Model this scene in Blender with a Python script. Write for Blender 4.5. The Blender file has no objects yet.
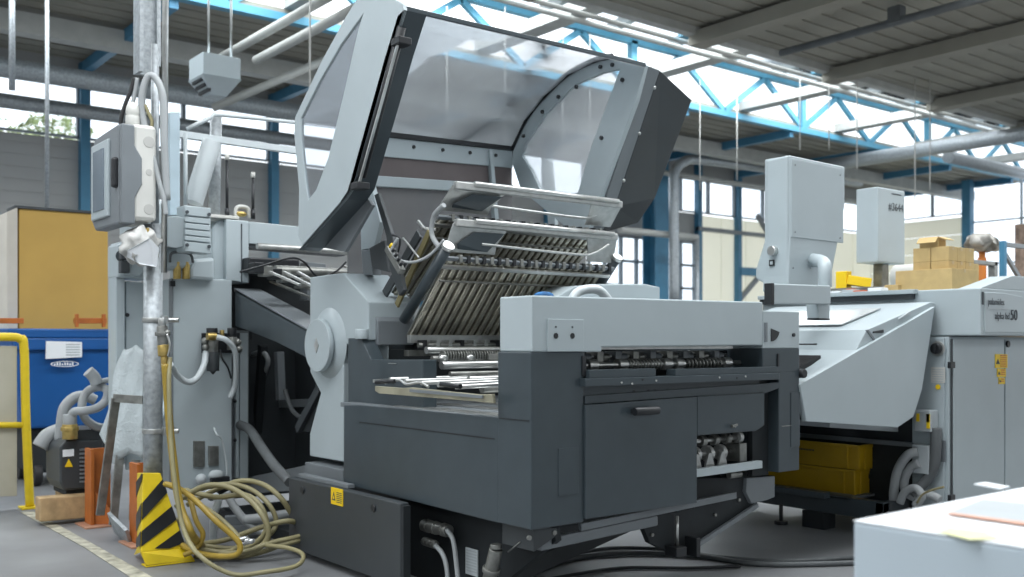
import bpy, bmesh, math, random
from mathutils import Vector
random.seed(7)
SC = bpy.context.scene
COL = SC.collection
F = 1000.0; CX = 512.0; HY = 342.0; H = 1.10
A = math.radians(51.6)
cA, sA = math.cos(A), math.sin(A)      # X axis: forward cA, right sA ; Y axis: forward sA, right -cA

def W(px, py, X=None, Y=None, Z=None, d=None):
    r = (px-CX)/F; e = (HY-py)/F
    kx = cA + sA*r; ky = sA - cA*r
    if X is not None: d = X/kx
    elif Y is not None: d = Y/ky
    elif Z is not None: d = (Z-H)/e
    return Vector((kx*d, ky*d, H+e*d))
def G(px, py, d, zmin=0.015):          # point at depth d but never under the floor
    e = (HY-py)/F
    if H+e*d < zmin: d = (zmin-H)/e
    return W(px, py, d=d)

# ---------------------------------------------------------------- materials
MATS = {}
def mat(name, col, rough=.5, metal=0., noise=.06, nscale=6., bump=0., bscale=200., spec=.5, detail=3.):
    m = bpy.data.materials.new(name); m.use_nodes = True
    nt = m.node_tree; b = nt.nodes['Principled BSDF']
    b.inputs['Roughness'].default_value = rough; b.inputs['Metallic'].default_value = metal
    b.inputs['Specular IOR Level'].default_value = spec
    tc = nt.nodes.new('ShaderNodeTexCoord')
    n = nt.nodes.new('ShaderNodeTexNoise'); n.inputs['Scale'].default_value = nscale; n.inputs['Detail'].default_value = detail
    nt.links.new(tc.outputs['Object'], n.inputs['Vector'])
    r = nt.nodes.new('ShaderNodeValToRGB')
    r.color_ramp.elements[0].position = .3; r.color_ramp.elements[1].position = .7
    r.color_ramp.elements[0].color = [max(0, c*(1-noise)) for c in col]+[1]
    r.color_ramp.elements[1].color = [min(1, c*(1+noise)) for c in col]+[1]
    nt.links.new(n.outputs['Fac'], r.inputs['Fac']); nt.links.new(r.outputs['Color'], b.inputs['Base Color'])
    if bump:
        n2 = nt.nodes.new('ShaderNodeTexNoise'); n2.inputs['Scale'].default_value = bscale
        nt.links.new(tc.outputs['Object'], n2.inputs['Vector'])
        bp = nt.nodes.new('ShaderNodeBump'); bp.inputs['Strength'].default_value = bump; bp.inputs['Distance'].default_value = .005
        nt.links.new(n2.outputs['Fac'], bp.inputs['Height']); nt.links.new(bp.outputs['Normal'], b.inputs['Normal'])
    MATS[name] = m; return m
def clear(name, tint, gloss=.12, rough=.05, fog=0., fogcol=(.6,.65,.7)):
    m = bpy.data.materials.new(name); m.use_nodes = True; nt = m.node_tree
    for n in list(nt.nodes): nt.nodes.remove(n)
    out = nt.nodes.new('ShaderNodeOutputMaterial')
    t = nt.nodes.new('ShaderNodeBsdfTransparent'); t.inputs[0].default_value = (*tint, 1)
    g = nt.nodes.new('ShaderNodeBsdfGlossy'); g.inputs['Roughness'].default_value = rough; g.inputs[0].default_value = (.9,.93,.95,1)
    fr = nt.nodes.new('ShaderNodeLayerWeight'); fr.inputs[0].default_value = gloss
    mx = nt.nodes.new('ShaderNodeMixShader')
    nt.links.new(fr.outputs['Fresnel'], mx.inputs[0]); nt.links.new(t.outputs[0], mx.inputs[1]); nt.links.new(g.outputs[0], mx.inputs[2])
    last = mx
    if fog:
        df = nt.nodes.new('ShaderNodeBsdfDiffuse'); df.inputs[0].default_value = (*fogcol, 1)
        tc = nt.nodes.new('ShaderNodeTexCoord'); n = nt.nodes.new('ShaderNodeTexNoise'); n.inputs['Scale'].default_value = 3
        nt.links.new(tc.outputs['Object'], n.inputs['Vector'])
        mr = nt.nodes.new('ShaderNodeMapRange'); mr.inputs[1].default_value = .3; mr.inputs[2].default_value = .7
        mr.inputs[3].default_value = fog*.93; mr.inputs[4].default_value = fog*1.07
        nt.links.new(n.outputs['Fac'], mr.inputs[0])
        m2 = nt.nodes.new('ShaderNodeMixShader')
        nt.links.new(mr.outputs[0], m2.inputs[0]); nt.links.new(mx.outputs[0], m2.inputs[1]); nt.links.new(df.outputs[0], m2.inputs[2]); last = m2
    nt.links.new(last.outputs[0], out.inputs[0]); MATS[name] = m; return m
def translucent(name, col, fac=.55):
    m = mat(name, col, .7, noise=.04, nscale=1.5); nt = m.node_tree
    b = nt.nodes['Principled BSDF']; out = nt.nodes['Material Output']
    t = nt.nodes.new('ShaderNodeBsdfTranslucent'); t.inputs[0].default_value = (*col, 1)
    mx = nt.nodes.new('ShaderNodeMixShader'); mx.inputs[0].default_value = fac
    nt.links.new(b.outputs[0], mx.inputs[1]); nt.links.new(t.outputs[0], mx.inputs[2]); nt.links.new(mx.outputs[0], out.inputs[0]); return m

LG = mat('light_paint', (.40,.46,.485), .38, noise=.03, nscale=4)
WG = mat('white_paint', (.52,.57,.59), .4, noise=.03)
DG = mat('dark_paint', (.045,.060,.070), .30, noise=.07, nscale=9)
DG2 = mat('charcoal_paint', (.040,.047,.052), .45, noise=.06)
MG = mat('mid_paint', (.17,.19,.205), .4, noise=.05)
BK = mat('black_plastic', (.012,.014,.017), .45)
VD = mat('black_and_void_shade', (.012,.016,.019), .7, noise=.3)  # black of some parts, and shade painted into voids and gaps
ST = mat('bright_steel', (.55,.56,.55), .28, .9, noise=.1, nscale=25)
SD = mat('dull_steel', (.26,.265,.25), .4, .75, noise=.25, nscale=20)
RB = mat('ribbed_steel', (.60,.57,.48), .26, .8, noise=.3, nscale=9)
GV = mat('galvanised_steel', (.36,.39,.41), .45, .5, noise=.22, nscale=40, detail=6)
AL = mat('aluminium', (.46,.47,.46), .35, .6, noise=.12, nscale=30)
BR = mat('brass', (.52,.38,.13), .35, .8, noise=.2, nscale=30)
BL = mat('blue_steel_paint', (.05,.19,.31), .5, noise=.15, nscale=3)
BC = mat('blue_container', (.005,.085,.30), .45, noise=.08, nscale=3)
YL = mat('yellow_paint', (.68,.50,.012), .45, noise=.08, nscale=12)
YS = mat('sticker_yellow', (.85,.58,.01), .5, noise=.03)
YC = mat('yellow_crate', (.42,.26,.006), .45, noise=.06, nscale=10)
CB = mat('cardboard', (.50,.36,.16), .8, noise=.08, nscale=14, bump=.15, bscale=80)
CB2 = mat('ochre_board', (.52,.33,.085), .75, noise=.06, nscale=3)
CBI = mat('pale_board', (.55,.52,.46), .8)
OR = mat('orange_paint', (.42,.12,.02), .5, noise=.15, nscale=12)
WD = mat('wood', (.42,.29,.15), .7, noise=.2, nscale=18, bump=.2, bscale=60)
RBH = mat('hose_beige', (.25,.225,.12), .5, noise=.15, nscale=8)
RBY = mat('hose_yellow', (.34,.235,.035), .45, noise=.15)
RG = mat('hose_grey', (.33,.35,.36), .5, noise=.1)
RD = mat('hose_dark', (.10,.11,.115), .5, noise=.2)
RW = mat('hose_white', (.55,.60,.62), .35)
PW = mat('paper_white', (.80,.83,.86), .7, noise=.02)
SW = mat('sheet_edges', (.50,.58,.64), .8, noise=.05, nscale=2)
INK = mat('ink', (.05,.06,.07), .6)
PLB = mat('pale_plastic', (.58,.58,.55), .5)
WRP = clear('plastic_wrap', (.72,.80,.84), .4, .15, .55, (.62,.70,.74))
GLS = clear('window_glass', (.96,.98,1), .06)
PLX = clear('clear_acrylic', (.97,.98,.99), .04, .04, .36, (.92,.94,.96))  # white fog mixed in to paint the sky-lit haze
PLW = clear('end_acrylic', (.86,.88,.9), .06, .05, .16, (.5,.52,.54))
SMK = clear('smoked_acrylic', (.55,.55,.56), .10, .12, .55, (.30,.30,.305))
CVG = clear('cover_acrylic', (.55,.6,.62), .25, .08, .6, (.60,.63,.63))
CEIL = mat('ceiling_deck', (.27,.262,.225), .8, noise=.12, nscale=1.2)
BEAM = mat('roof_beam_paint', (.42,.43,.41), .6, noise=.08)
RAFT = mat('rafter_paint', (.36,.38,.38), .6)
CLAD = mat('grey_cladding', (.34,.345,.34), .7, noise=.05, nscale=1)
CREAM = translucent('cream_panel', (.88,.87,.79), .65)
GREEN = mat('foliage', (.30,.36,.18), .8, noise=.6, nscale=3)
BARK = mat('bark', (.08,.06,.04), .9)
REDP = mat('red_print', (.55,.12,.05), .6); REDF = mat('faint_red_print', (.70,.38,.27), .6)
YP = mat('pale_yellow_print', (.75,.76,.42), .7)
GP = mat('grey_print', (.42,.46,.48), .5)
ORG = mat('orange_plastic', (.55,.17,.02), .5)
RING = mat('dark_rubber', (.02,.02,.022), .6)
m = MATS['floor'] = mat('floor_concrete', (.19,.197,.205), .5, noise=.22, nscale=1.6, bump=.05, bscale=30, detail=8)

# ---------------------------------------------------------------- mesh builder
class MB:
    def __init__(s): s.b = bmesh.new(); s.mi = 0; s.smooth = False
    def face(s, vs):
        try: f = s.b.faces.new(vs); f.material_index = s.mi; f.smooth = s.smooth; return f
        except ValueError: return None
    def hexa(s, p):      # 8 points: bottom 4 (ccw) top 4
        v = [s.b.verts.new(q) for q in p]
        for f in ((0,3,2,1),(4,5,6,7),(0,1,5,4),(1,2,6,5),(2,3,7,6),(3,0,4,7)): s.face([v[i] for i in f])
        return s
    def box(s, x0, x1, y0, y1, z0, z1):
        return s.hexa([(x0,y0,z0),(x1,y0,z0),(x1,y1,z0),(x0,y1,z0),(x0,y0,z1),(x1,y0,z1),(x1,y1,z1),(x0,y1,z1)])
    def prism(s, pts, off):
        off = Vector(off); a = [s.b.verts.new(p) for p in pts]; b = [s.b.verts.new(Vector(p)+off) for p in pts]
        n = len(a); s.face(a); s.face(b[::-1])
        for i in range(n): s.face([a[i], b[i], b[(i+1)%n], a[(i+1)%n]])
        return s
    def pX(s, px, X, t): return s.prism([W(a, b, X=X) for a, b in px], (t,0,0))
    def pY(s, px, Y, t): return s.prism([W(a, b, Y=Y) for a, b in px], (0,t,0))
    def pZ(s, px, Z, t): return s.prism([W(a, b, Z=Z) for a, b in px], (0,0,t))
    def holed(s, outer, inners, off):
        off = Vector(off); tb = bmesh.new(); es = []
        for lp in [outer]+inners:
            v = [tb.verts.new(p) for p in lp]
            for i in range(len(v)): es.append(tb.edges.new((v[i], v[(i+1)%len(v)])))
        bmesh.ops.triangle_fill(tb, use_beauty=True, use_dissolve=False, edges=es)
        tb.verts.index_update(); tb.verts.ensure_lookup_table()
        a = [s.b.verts.new(v.co) for v in tb.verts]; b = [s.b.verts.new(v.co+off) for v in tb.verts]
        for f in tb.faces:
            ix = [v.index for v in f.verts]; s.face([a[i] for i in ix]); s.face([b[i] for i in reversed(ix)])
        k = 0
        for lp in [outer]+inners:
            n = len(lp)
            for i in range(n): s.face([a[k+i], b[k+i], b[k+(i+1)%n], a[k+(i+1)%n]])
            k += n
        tb.free(); return s
    def ring(s, c, r, ax, n, r2=None):
        ax = Vector(ax).normalized(); u = ax.orthogonal().normalized(); w = ax.cross(u)
        return [s.b.verts.new(Vector(c)+r*(math.cos(2*math.pi*i/n)*u+math.sin(2*math.pi*i/n)*w)) for i in range(n)]
    def cyl(s, p0, p1, r, n=16, r1=None):
        p0 = Vector(p0); p1 = Vector(p1); ax = p1-p0; r1 = r if r1 is None else r1
        a = s.ring(p0, r, ax, n); b = s.ring(p1, r1, ax, n)
        sm = s.smooth; s.smooth = True
        for i in range(n): s.face([a[i], a[(i+1)%n], b[(i+1)%n], b[i]])
        s.smooth = sm; s.face(a[::-1]); s.face(b); return s
    def cap(s, p, ax, l, r, n=16): return s.cyl(p, Vector(p)+Vector(ax).normalized()*l, r, n)
    def tube(s, pts, r, n=8, sub=6):
        P = [Vector(p) for p in pts]
        if sub > 1 and len(P) > 2:
            Q = []
            for i in range(len(P)-1):
                a = P[max(i-1,0)]; b = P[i]; c = P[i+1]; d = P[min(i+2,len(P)-1)]
                for k in range(sub):
                    t = k/sub; Q.append(.5*((2*b)+(c-a)*t+(2*a-5*b+4*c-d)*t*t+(-a+3*b-3*c+d)*t**3))
            Q.append(P[-1]); P = Q
        rings = []; u = None
        for i, p in enumerate(P):
            t = (P[min(i+1,len(P)-1)]-P[max(i-1,0)])
            t = t.normalized() if t.length > 1e-9 else Vector((0,0,1))
            u = t.orthogonal().normalized() if u is None else (u-t*u.dot(t)).normalized()
            w = t.cross(u)
            rings.append([s.b.verts.new(p+r*(math.cos(2*math.pi*k/n)*u+math.sin(2*math.pi*k/n)*w)) for k in range(n)])
        sm = s.smooth; s.smooth = True
        for a, b in zip(rings, rings[1:]):
            for k in range(n): s.face([a[k], a[(k+1)%n], b[(k+1)%n], b[k]])
        s.smooth = sm; s.face(rings[0][::-1]); s.face(rings[-1]); return s
    def bar(s, p0, p1, w, h, up=(0,0,1)):
        p0 = Vector(p0); p1 = Vector(p1); t = (p1-p0).normalized(); sd = t.cross(Vector(up))
        if sd.length < 1e-4: sd = t.orthogonal()
        sd = sd.normalized()*w/2; u = sd.cross(t).normalized()*h/2
        return s.hexa([p0-sd-u,p0+sd-u,p1+sd-u,p1-sd-u,p0-sd+u,p0+sd+u,p1+sd+u,p1-sd+u])
    def ball(s, c, r, seg=12, sc=(1,1,1)):
        from mathutils import Matrix
        M = Matrix.Translation(Vector(c)) @ Matrix.Diagonal((r*sc[0], r*sc[1], r*sc[2], 1))
        n0 = len(s.b.faces)
        g = bmesh.ops.create_uvsphere(s.b, u_segments=seg, v_segments=max(6, seg//2), radius=1, matrix=M)
        for v in g['verts']:
            for f in v.link_faces: f.smooth = True; f.material_index = s.mi
        return s
    def build(s, name, mats, parent=None, bev=.003, stuff=False):
        bmesh.ops.recalc_face_normals(s.b, faces=s.b.faces[:])
        if parent is None:
            xs = [v.co.x for v in s.b.verts]; ys = [v.co.y for v in s.b.verts]; zs = [v.co.z for v in s.b.verts]
            loc = Vector(((min(xs)+max(xs))/2, (min(ys)+max(ys))/2, min(zs)))
        else:
            loc = Vector((0,0,0)); q = parent
            while q is not None: loc = loc+q.location; q = q.parent
        for v in s.b.verts: v.co -= loc
        me = bpy.data.meshes.new(name); s.b.to_mesh(me); s.b.free()
        for mm in (mats if isinstance(mats, (list, tuple)) else [mats]): me.materials.append(mm)
        o = bpy.data.objects.new(name, me); COL.objects.link(o)
        if parent is None: o.location = loc
        else: o.parent = parent
        if bev:
            md = o.modifiers.new('bevel', 'BEVEL'); md.width = bev; md.segments = 2; md.limit_method = 'ANGLE'; md.angle_limit = math.radians(40)
        return o
def tag(o, label, cat, group=None):
    o['label'] = label; o['category'] = cat
    if group: o['group'] = group
    return o
def thing(name, loc, label, cat, group=None):
    o = bpy.data.objects.new(name, None); COL.objects.link(o); o.location = loc; o.empty_display_size = .1
    return tag(o, label, cat, group)
def struct(o): o['kind'] = 'structure'; return o
def lab(o, l): o['label'] = l; return o
def text(name, body, parent, pos, size, dx, dz, m, ext=.0008, sx=1.):
    """lettering lying in the plane spanned by dx (reading direction) and dz (up)"""
    cu = bpy.data.curves.new(name, 'FONT'); cu.body = body; cu.size = size; cu.extrude = ext
    t = bpy.data.objects.new(name+'_tmp', cu); COL.objects.link(t)
    dg = bpy.context.evaluated_depsgraph_get()
    me = bpy.data.meshes.new_from_object(t.evaluated_get(dg))
    bpy.data.objects.remove(t)
    dx = Vector(dx).normalized(); dz = Vector(dz).normalized(); n = dx.cross(dz)
    loc = Vector((0,0,0)); q = parent
    while q is not None: loc = loc+q.location; q = q.parent
    pos = Vector(pos)
    for v in me.vertices: v.co = pos+dx*v.co.x*sx+dz*v.co.y+n*v.co.z-loc
    me.materials.clear(); me.materials.append(m)
    o = bpy.data.objects.new(name, me); COL.objects.link(o); o.parent = parent; return o
def copy_tree(o, parent=None):
    c = o.copy(); COL.objects.link(c); c.parent = parent
    for ch in list(o.children): copy_tree(ch, c)
    return c

# ================================================================ CAMERA
cam = bpy.data.cameras.new('camera'); co = bpy.data.objects.new('camera', cam); COL.objects.link(co)
co.location = (0,0,H); co.rotation_euler = (math.pi/2, 0, math.atan2(sA, cA)-math.pi/2)
cam.sensor_width = 36; cam.lens = F/1024*36; cam.shift_y = (HY-288.5)/1024
cam.dof.use_dof = True; cam.dof.focus_distance = 4.4; cam.dof.aperture_fstop = 2.5
SC.camera = co

# ================================================================ SETTING
YW = 14.0; ZC = 4.8; XW = 22.5; YE = 8.06; YF = 10.6
struct(MB().box(-6, 30, -4, 22, -.1, 0).build('floor', MATS['floor'], bev=0))
# worn yellow floor line
mb = MB()
a = [W(20,512,Z=.002), W(34,512,Z=.002), W(100,548,Z=.002), W(175,590,Z=.002), W(150,590,Z=.002), W(85,548,Z=.002)]
mfl = mat('worn_floor_yellow', (.37,.36,.29), .6, noise=.5, nscale=14, detail=8)
mb.prism(a, (0,0,.002)); struct(mb.build('trim_1', mfl, bev=0))
# back wall, lower cladding with horizontal profile (left, grey) and cream daylight panels (right)
def clad(x0, x1, z0, z1, y, m, name, step=.16, dep=.01):
    mb = MB(); z = z0; prof = []
    while z < z1-1e-6:
        zz = min(z+step, z1); prof += [(y, z), (y, zz-.03), (y+dep, zz-.03), (y+dep, zz)]; z = zz
    va = [mb.b.verts.new((x0, p[0], p[1])) for p in prof]; vb = [mb.b.verts.new((x1, p[0], p[1])) for p in prof]
    for i in range(len(prof)-1): mb.face([va[i], va[i+1], vb[i+1], vb[i]])
    return struct(mb.build(name, m, bev=0))
clad(-4, 12.9, 0, 3.78, YW, CLAD, 'wall_back_left')
mb = MB()
for i in range(8):
    x0 = 16.0+i*.82
    mb.box(x0, x0+.80, YW, YW+.03, 0, 3.76)
struct(mb.build('wall_back_right', CREAM, bev=0))
struct(MB().box(12.9, 16.0, YW, YW+.1, 0, 1.25).box(12.9, 16.0, YW, YW+.1, 3.17, 3.78).build('wall_back_middle', CLAD, bev=0))
struct(MB().box(-4, XW, YW, YW+.15, 4.5, 5.1).build('wall_back_top', CLAD, bev=0))
wn = [0]
def window(p0, p1, z0, z1, nx, nz, axis, fr=.05):
    """frame with nx by nz panes between two ends, glass as its part"""
    wn[0] += 1; mb = MB(); 
    def bx(a0, a1, b0, b1):
        if axis == 'x': mb.box(a0, a1, p0[1]-.04, p0[1]+.04, b0, b1)
        else: mb.box(p0[0]-.04, p0[0]+.04, a0, a1, b0, b1)
    k = 0 if axis == 'x' else 1
    a0, a1 = sorted((p0[k], p1[k]))
    for i in range(nx+1):
        a = a0+(a1-a0)*i/nx; bx(max(a0,a-fr/2), min(a1,a+fr/2), z0, z1)
    for i in range(nz+1):
        z = z0+(z1-z0)*i/nz; bx(a0, a1, max(z0,z-fr/2), min(z1,z+fr/2))
    o = struct(mb.build('window_%d' % wn[0], WFR, bev=0))
    g = MB()
    if axis == 'x': g.box(a0, a1, p0[1]+.0, p0[1]+.012, z0, z1)
    else: g.box(p0[0]+.0, p0[0]+.012, a0, a1, z0, z1)
    g.build('pane', GLS, o, bev=0)
WFR = mat('window_frame_paint', (.20,.24,.27), .5)
cols = [-1.6+2.7*i for i in range(9)]
for i in range(len(cols)-1):
    window((cols[i]+.06, YW), (cols[i+1]-.06, YW), 3.8, 4.5, 3 if i > 3 else 2, 1, 'x')
window((20.06, YW), (22.4, YW), 3.8, 4.5, 2, 1, 'x')
window((12.95, YW), (15.95, YW), 1.25, 3.17, 7, 4, 'x')
tn = [1]
def trim(mb, m, bev=0):
    tn[0] += 1; return struct(mb.build('trim_%d' % tn[0], m, bev=bev))
for i, x in enumerate(cols):
    if i in (6,): continue
    trim(MB().box(x-.06, x+.06, YW-.12, YW+.02, 0, ZC), BL)
trim(MB().box(15.95, 16.07, YW-.12, YW, 0, ZC), BL)
# large I-section column near px 655
mb = MB(); mb.box(14.05, 14.42, 13.3, 13.33, 0, ZC).box(14.05, 14.42, 13.62, 13.65, 0, ZC).box(14.22, 14.25, 13.33, 13.62, 0, ZC)
trim(mb, BL)
mb = MB(); mb.bar((17.3, YW-.08, 2.0), (19.2, YW-.08, 3.5), .06, .1); mb.bar((19.2, YW-.1, 2.6), (17.9, YW-.1, 3.9), .06, .1)
trim(mb, MG)
trim(MB().box(17.3, 20, YW-.14, YW-.03, 2.55, 2.72), BL)
trim(MB().box(15.95, 20, YW-.14, YW-.03, 3.42, 3.5), MG)
# right wall
mb = MB()
for k in range(10):
    mb.box(XW, XW+.03, 11.5, 14.0, .4*k, .4*k+.385)
struct(mb.build('wall_right', CREAM, bev=0))
struct(MB().box(XW, XW+.1, -2, 11.4, 0, 1.9).build('wall_right_sill', CREAM, bev=0))
window((XW, 11.55), (XW, 14.0), 4.05, 4.8, 3, 1, 'y')
window((XW, 7.0), (XW, 11.4), 1.9, 4.8, 4, 3, 'y', .03)
window((XW, 1.0), (XW, 6.9), 1.9, 4.8, 5, 3, 'y', .04)
trim(MB().box(XW-.2, XW-.02, 11.36, 11.56, 0, ZC), BL)
trim(MB().box(XW-.2, XW-.02, 9.2, 9.36, 0, ZC), BL)
trim(MB().box(XW-.2, XW-.02, 7.0, 7.2, 0, ZC), BL)
trim(MB().box(XW-.2, XW-.02, 7.2, 9.2, 2.7, 2.85), BL)
# ceilings
def deck(y0, y1, x0, x1, name):
    mb = MB(); n = int((y1-y0)/.25)
    for i in range(n):
        y = y0+i*(y1-y0)/n; s = (y1-y0)/n
        mb.box(x0, x1, y, y+s*.7, ZC+.045, ZC+.06)
    mb.box(x0, x1, y0, y1, ZC+.06, ZC+.12)
    return struct(mb.build(name, CEIL, bev=0))
deck(4.7, YE, -5, 24, 'ceiling_near'); deck(YF, YW+.2, -6, 24, 'ceiling_far')
mb = MB()
for i in range(10): 
    x = -1.6+2.7*i; mb.box(x-.12, x+.12, -5, YE, ZC-.16, ZC)
trim(mb, CEIL)
mb = MB()
for i in range(10): 
    x = -1.6+2.7*i; mb.box(x-.05, x+.05, YF, YW, ZC-.14, ZC)
trim(mb, BL)
trim(MB().box(-4, 24, YE-.12, YE, ZC-.05, ZC+.14), BEAM)
trim(MB().cyl((-4, YE+.28, ZC+.0), (24, YE+.28, ZC+.0), .03, 8), BEAM)
trim(MB().cyl((-4, YE+.62, ZC+.06), (24, YE+.62, ZC+.06), .035, 8), BEAM)
# walls behind and left of the viewer, unseen second skylight band added overhead for top light
struct(MB().box(-5.1, -5, -6, YW, 0, 3.4).build('wall_left', CLAD, bev=0))
struct(MB().box(-5, XW, -6.1, -6, 0, 3.4).build('wall_front', CLAD, bev=0))
mb = MB()
for i in range(22):
    x = -4+1.3*i; mb.bar((x, .9, 5.7), (x, 4.8, 6.1), .1, .14)
trim(mb, RAFT)
struct(MB().box(-5, 24, -6, .9, ZC+.06, ZC+.12).build('ceiling_front', CEIL, bev=0))
trim(MB().box(-6, 24, 12.1, 12.3, ZC-.25, ZC-.02), BEAM)
mb = MB()
for i in range(22):
    x = -4+1.3*i; mb.bar((x, YE-.1, 6.1), (x, YF+.2, 5.7), .1, .14)
trim(mb, RAFT)
trim(MB().box(-6, 24, 9.2, 9.32, 5.75, 5.88), BEAM)
g = MB(); g.bar((10, YE-.1, 6.22), (10, YF+.2, 5.82), 28, .01)
g.build('skylight_glass', GLS, bev=0)['kind'] = 'structure'
mb = MB()
mb.box(-6, 24, YF-.06, YF+.06, ZC-.04, ZC+.05); mb.box(-6, 24, YF-.05, YF+.05, 5.55, 5.65)
for i in range(13):
    x = -4+2.1*i; mb.bar((x, YF, ZC+.05), (x+1.05, YF, 5.55), .06, .09); mb.bar((x+1.05, YF, 5.55), (x+2.1, YF, ZC+.05), .06, .09)
    if i % 2: mb.box(x-.06, x+.06, YF-.05, YF+.05, ZC, 5.6)
mb2 = MB()
for i in range(10):
    x = -2.9+2.7*i; mb2.box(x-.13, x+.13, YE, YF, ZC+.12, ZC+.26)
trim(mb2, BEAM)
BLs = mat('skylight_truss_blue', (.07,.27,.40), .5)
trim(mb, BLs)
mb = MB(); mb.box(-6, 24, YE+.1, YE+.18, 5.3, 5.38)
for i in range(8):
    x = -1.6+2.7*i; mb.box(x-.08, x+.08, YE+.08, YE+.2, ZC, 6.0)
trim(mb, BLs)
# trees outside
for k, (px, h, lb) in enumerate(((10, 4.8, 'leafy tree outside, behind the leftmost upper windows'), (55, 5.6, 'leafy tree outside, seen just left of the first blue wall post'), (120, 4.5, 'leafy tree outside, seen above the grey control box'))):
    b = W(px, 130, Y=21+k)
    t = thing('tree', (b.x, b.y, 0), lb, 'tree', 'trees outside the windows')
    MB().tube([(b.x,b.y,0),(b.x+.1,b.y,h*.5),(b.x,b.y,h*.8)], .16).build('trunk', BARK, t, bev=0)
    mb = MB()
    for j in range(1500):
        u = Vector((random.gauss(0,1), random.gauss(0,1), random.gauss(0,1))).normalized()*random.uniform(.5,1)
        c = Vector((b.x+u.x*.95, b.y+u.y*.5, h*.85+u.z*1.3)); r = .09
        q = [c+Vector((random.uniform(-r,r), random.uniform(-r,r), random.uniform(-r,r))) for _ in range(3)]
        mb.face([mb.b.verts.new(p) for p in q])
    mb.build('foliage', GREEN, t, bev=0)

# ---------------------------------------------------------------- overhead services
def lineX(px0, py0, px1, py1, Y, r, name, m, label, cat, n=12):
    a = W(px0, py0, Y=Y); b = W(px1, py1, Y=Y); z = (a.z+b.z)/2
    return tag(MB().cyl((a.x, Y, z), (b.x, Y, z), r, n).build(name, m, bev=0), label, cat)
def duct(x0, x1, Y, Z, r, label):
    t = thing('duct', (x0, Y, Z), label, 'duct')
    MB().cyl((x0,Y,Z), (x1,Y,Z), r, 20).build('pipe_run', GV, t, bev=0)
    x = x0+1.2
    while x < x1: MB().cyl((x,Y,Z), (x+.05,Y,Z), r*1.12, 20).build('joint_collar', SD, t, bev=0); x += 3
duct(-3, 8.5, 12.4, 4.2, .11, 'upper long galvanised duct running above the left windows')
duct(-3, 8.5, 13.3, 4.02, .09, 'lower thinner duct crossing in front of the left windows')
tag(MB().tube([W(674,300,Y=12.5), W(674,200,Y=12.5), W(675,172,Y=12.5), W(684,162,Y=12.5), W(700,160,Y=12.5), W(770,169,Y=12.5), W(860,183,Y=12.5)], .09, 12).build('duct', GV, bev=0), 'bent grey pipe rising beside the blue column and turning right under the roof', 'duct')
def cyldir(p0, p1, r, name, m, label, cat):
    return tag(MB().cyl(p0, p1, r, 14).build(name, m, bev=0), label, cat)
cyldir((16.6,2.5,4.48), (16.6,12.5,4.48), .12, 'duct', GV, 'thick pale pipe under the roof at the upper right, running toward the back wall', 'duct')
cyldir((16.9,9.0,4.35), (21.5,9.0,4.35), .11, 'duct', GV, 'short pale pipe branching off below the thick pipe at upper right', 'duct')
a = W(640,169,Y=12.9); cyldir((a.x-.5,12.9,a.z), (21,12.9,a.z), .05, 'pipe', BEAM, 'thin white pipe along the tops of the windows behind the dark hood box', 'pipe')
a = W(620,230,Y=12.7); b = W(697,238,Y=12.7); cyldir((a.x,12.7,a.z), (b.x,12.7,a.z), .06, 'pipe', BEAM, 'short white pipe crossing the blue column at mid height', 'pipe')
b = W(697,238,Y=12.7); cyldir((b.x,12.7,0), (b.x,12.7,b.z), .05, 'pipe', GV, 'upright grey pipe standing under the end of the short white pipe', 'pipe')
# white tubes running to the back at the upper left
for (p, q, X, lb) in (((215,62),(330,-5),4.3,'upper of the two white tubes slanting up beside the ceiling unit'), ((256,60),(372,0),4.3,'lower of the two white tubes slanting up beside the ceiling unit'),):
    a = W(*p, X=X); b = W(*q, X=X); z = (a.z+b.z)/2
    cyldir((X,a.y,z), (X,b.y,z), .045, 'tube_rail', BEAM, lb, 'pipe')
cyldir(W(213,108,Y=12), W(330,58,Y=11.0), .05, 'tube_rail', BEAM, 'white tube slanting up behind the open hood window at far left', 'pipe')
a = W(781,53,Z=4.62); b = W(995,0,Z=4.62); cyldir((a.x,a.y,4.62), (a.x,b.y-1,4.62), .045, 'conduit', RD, 'dark pipe fixed under the near ceiling at the upper right', 'pipe')
tag(MB().box(a.x-.06,a.x+.06,a.y-1.6,a.y-1.45,4.6,4.78).build('pipe_hanger', RD, bev=0), 'small dark bracket holding the dark pipe under the near ceiling', 'bracket')
# hanging wires
for px, d, y0 in ((163,8,60),(310,9,120),(447,11,135),(505,11,140),(563,12,150),(590,12,150),(700,14,190),(737,15,180),(800,14,150),(829,14,150),(857,14,170),(915,14,200),(930,14,190)):
    p = W(px, y0, d=d)
    tag(MB().cyl((p.x,p.y,p.z), (p.x,p.y,ZC-.01), .008, 6).build('hanging_wire', PLB, bev=0), 'thin pale wire hanging straight down from the roof', 'wire', 'wires hanging from the roof')
for px, w in ((12,.03),(47,.02)):
    p = W(px, 90 if px == 12 else 208, d=9.5); tag(MB().cyl((p.x,p.y,p.z), (p.x,p.y,ZC), w, 10).build('drop_tube', GV, bev=0), 'pale drop tube near the left picture edge, %s' % ('leftmost and thicker' if px == 12 else 'thinner, just above the ochre board'), 'pipe')
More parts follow.
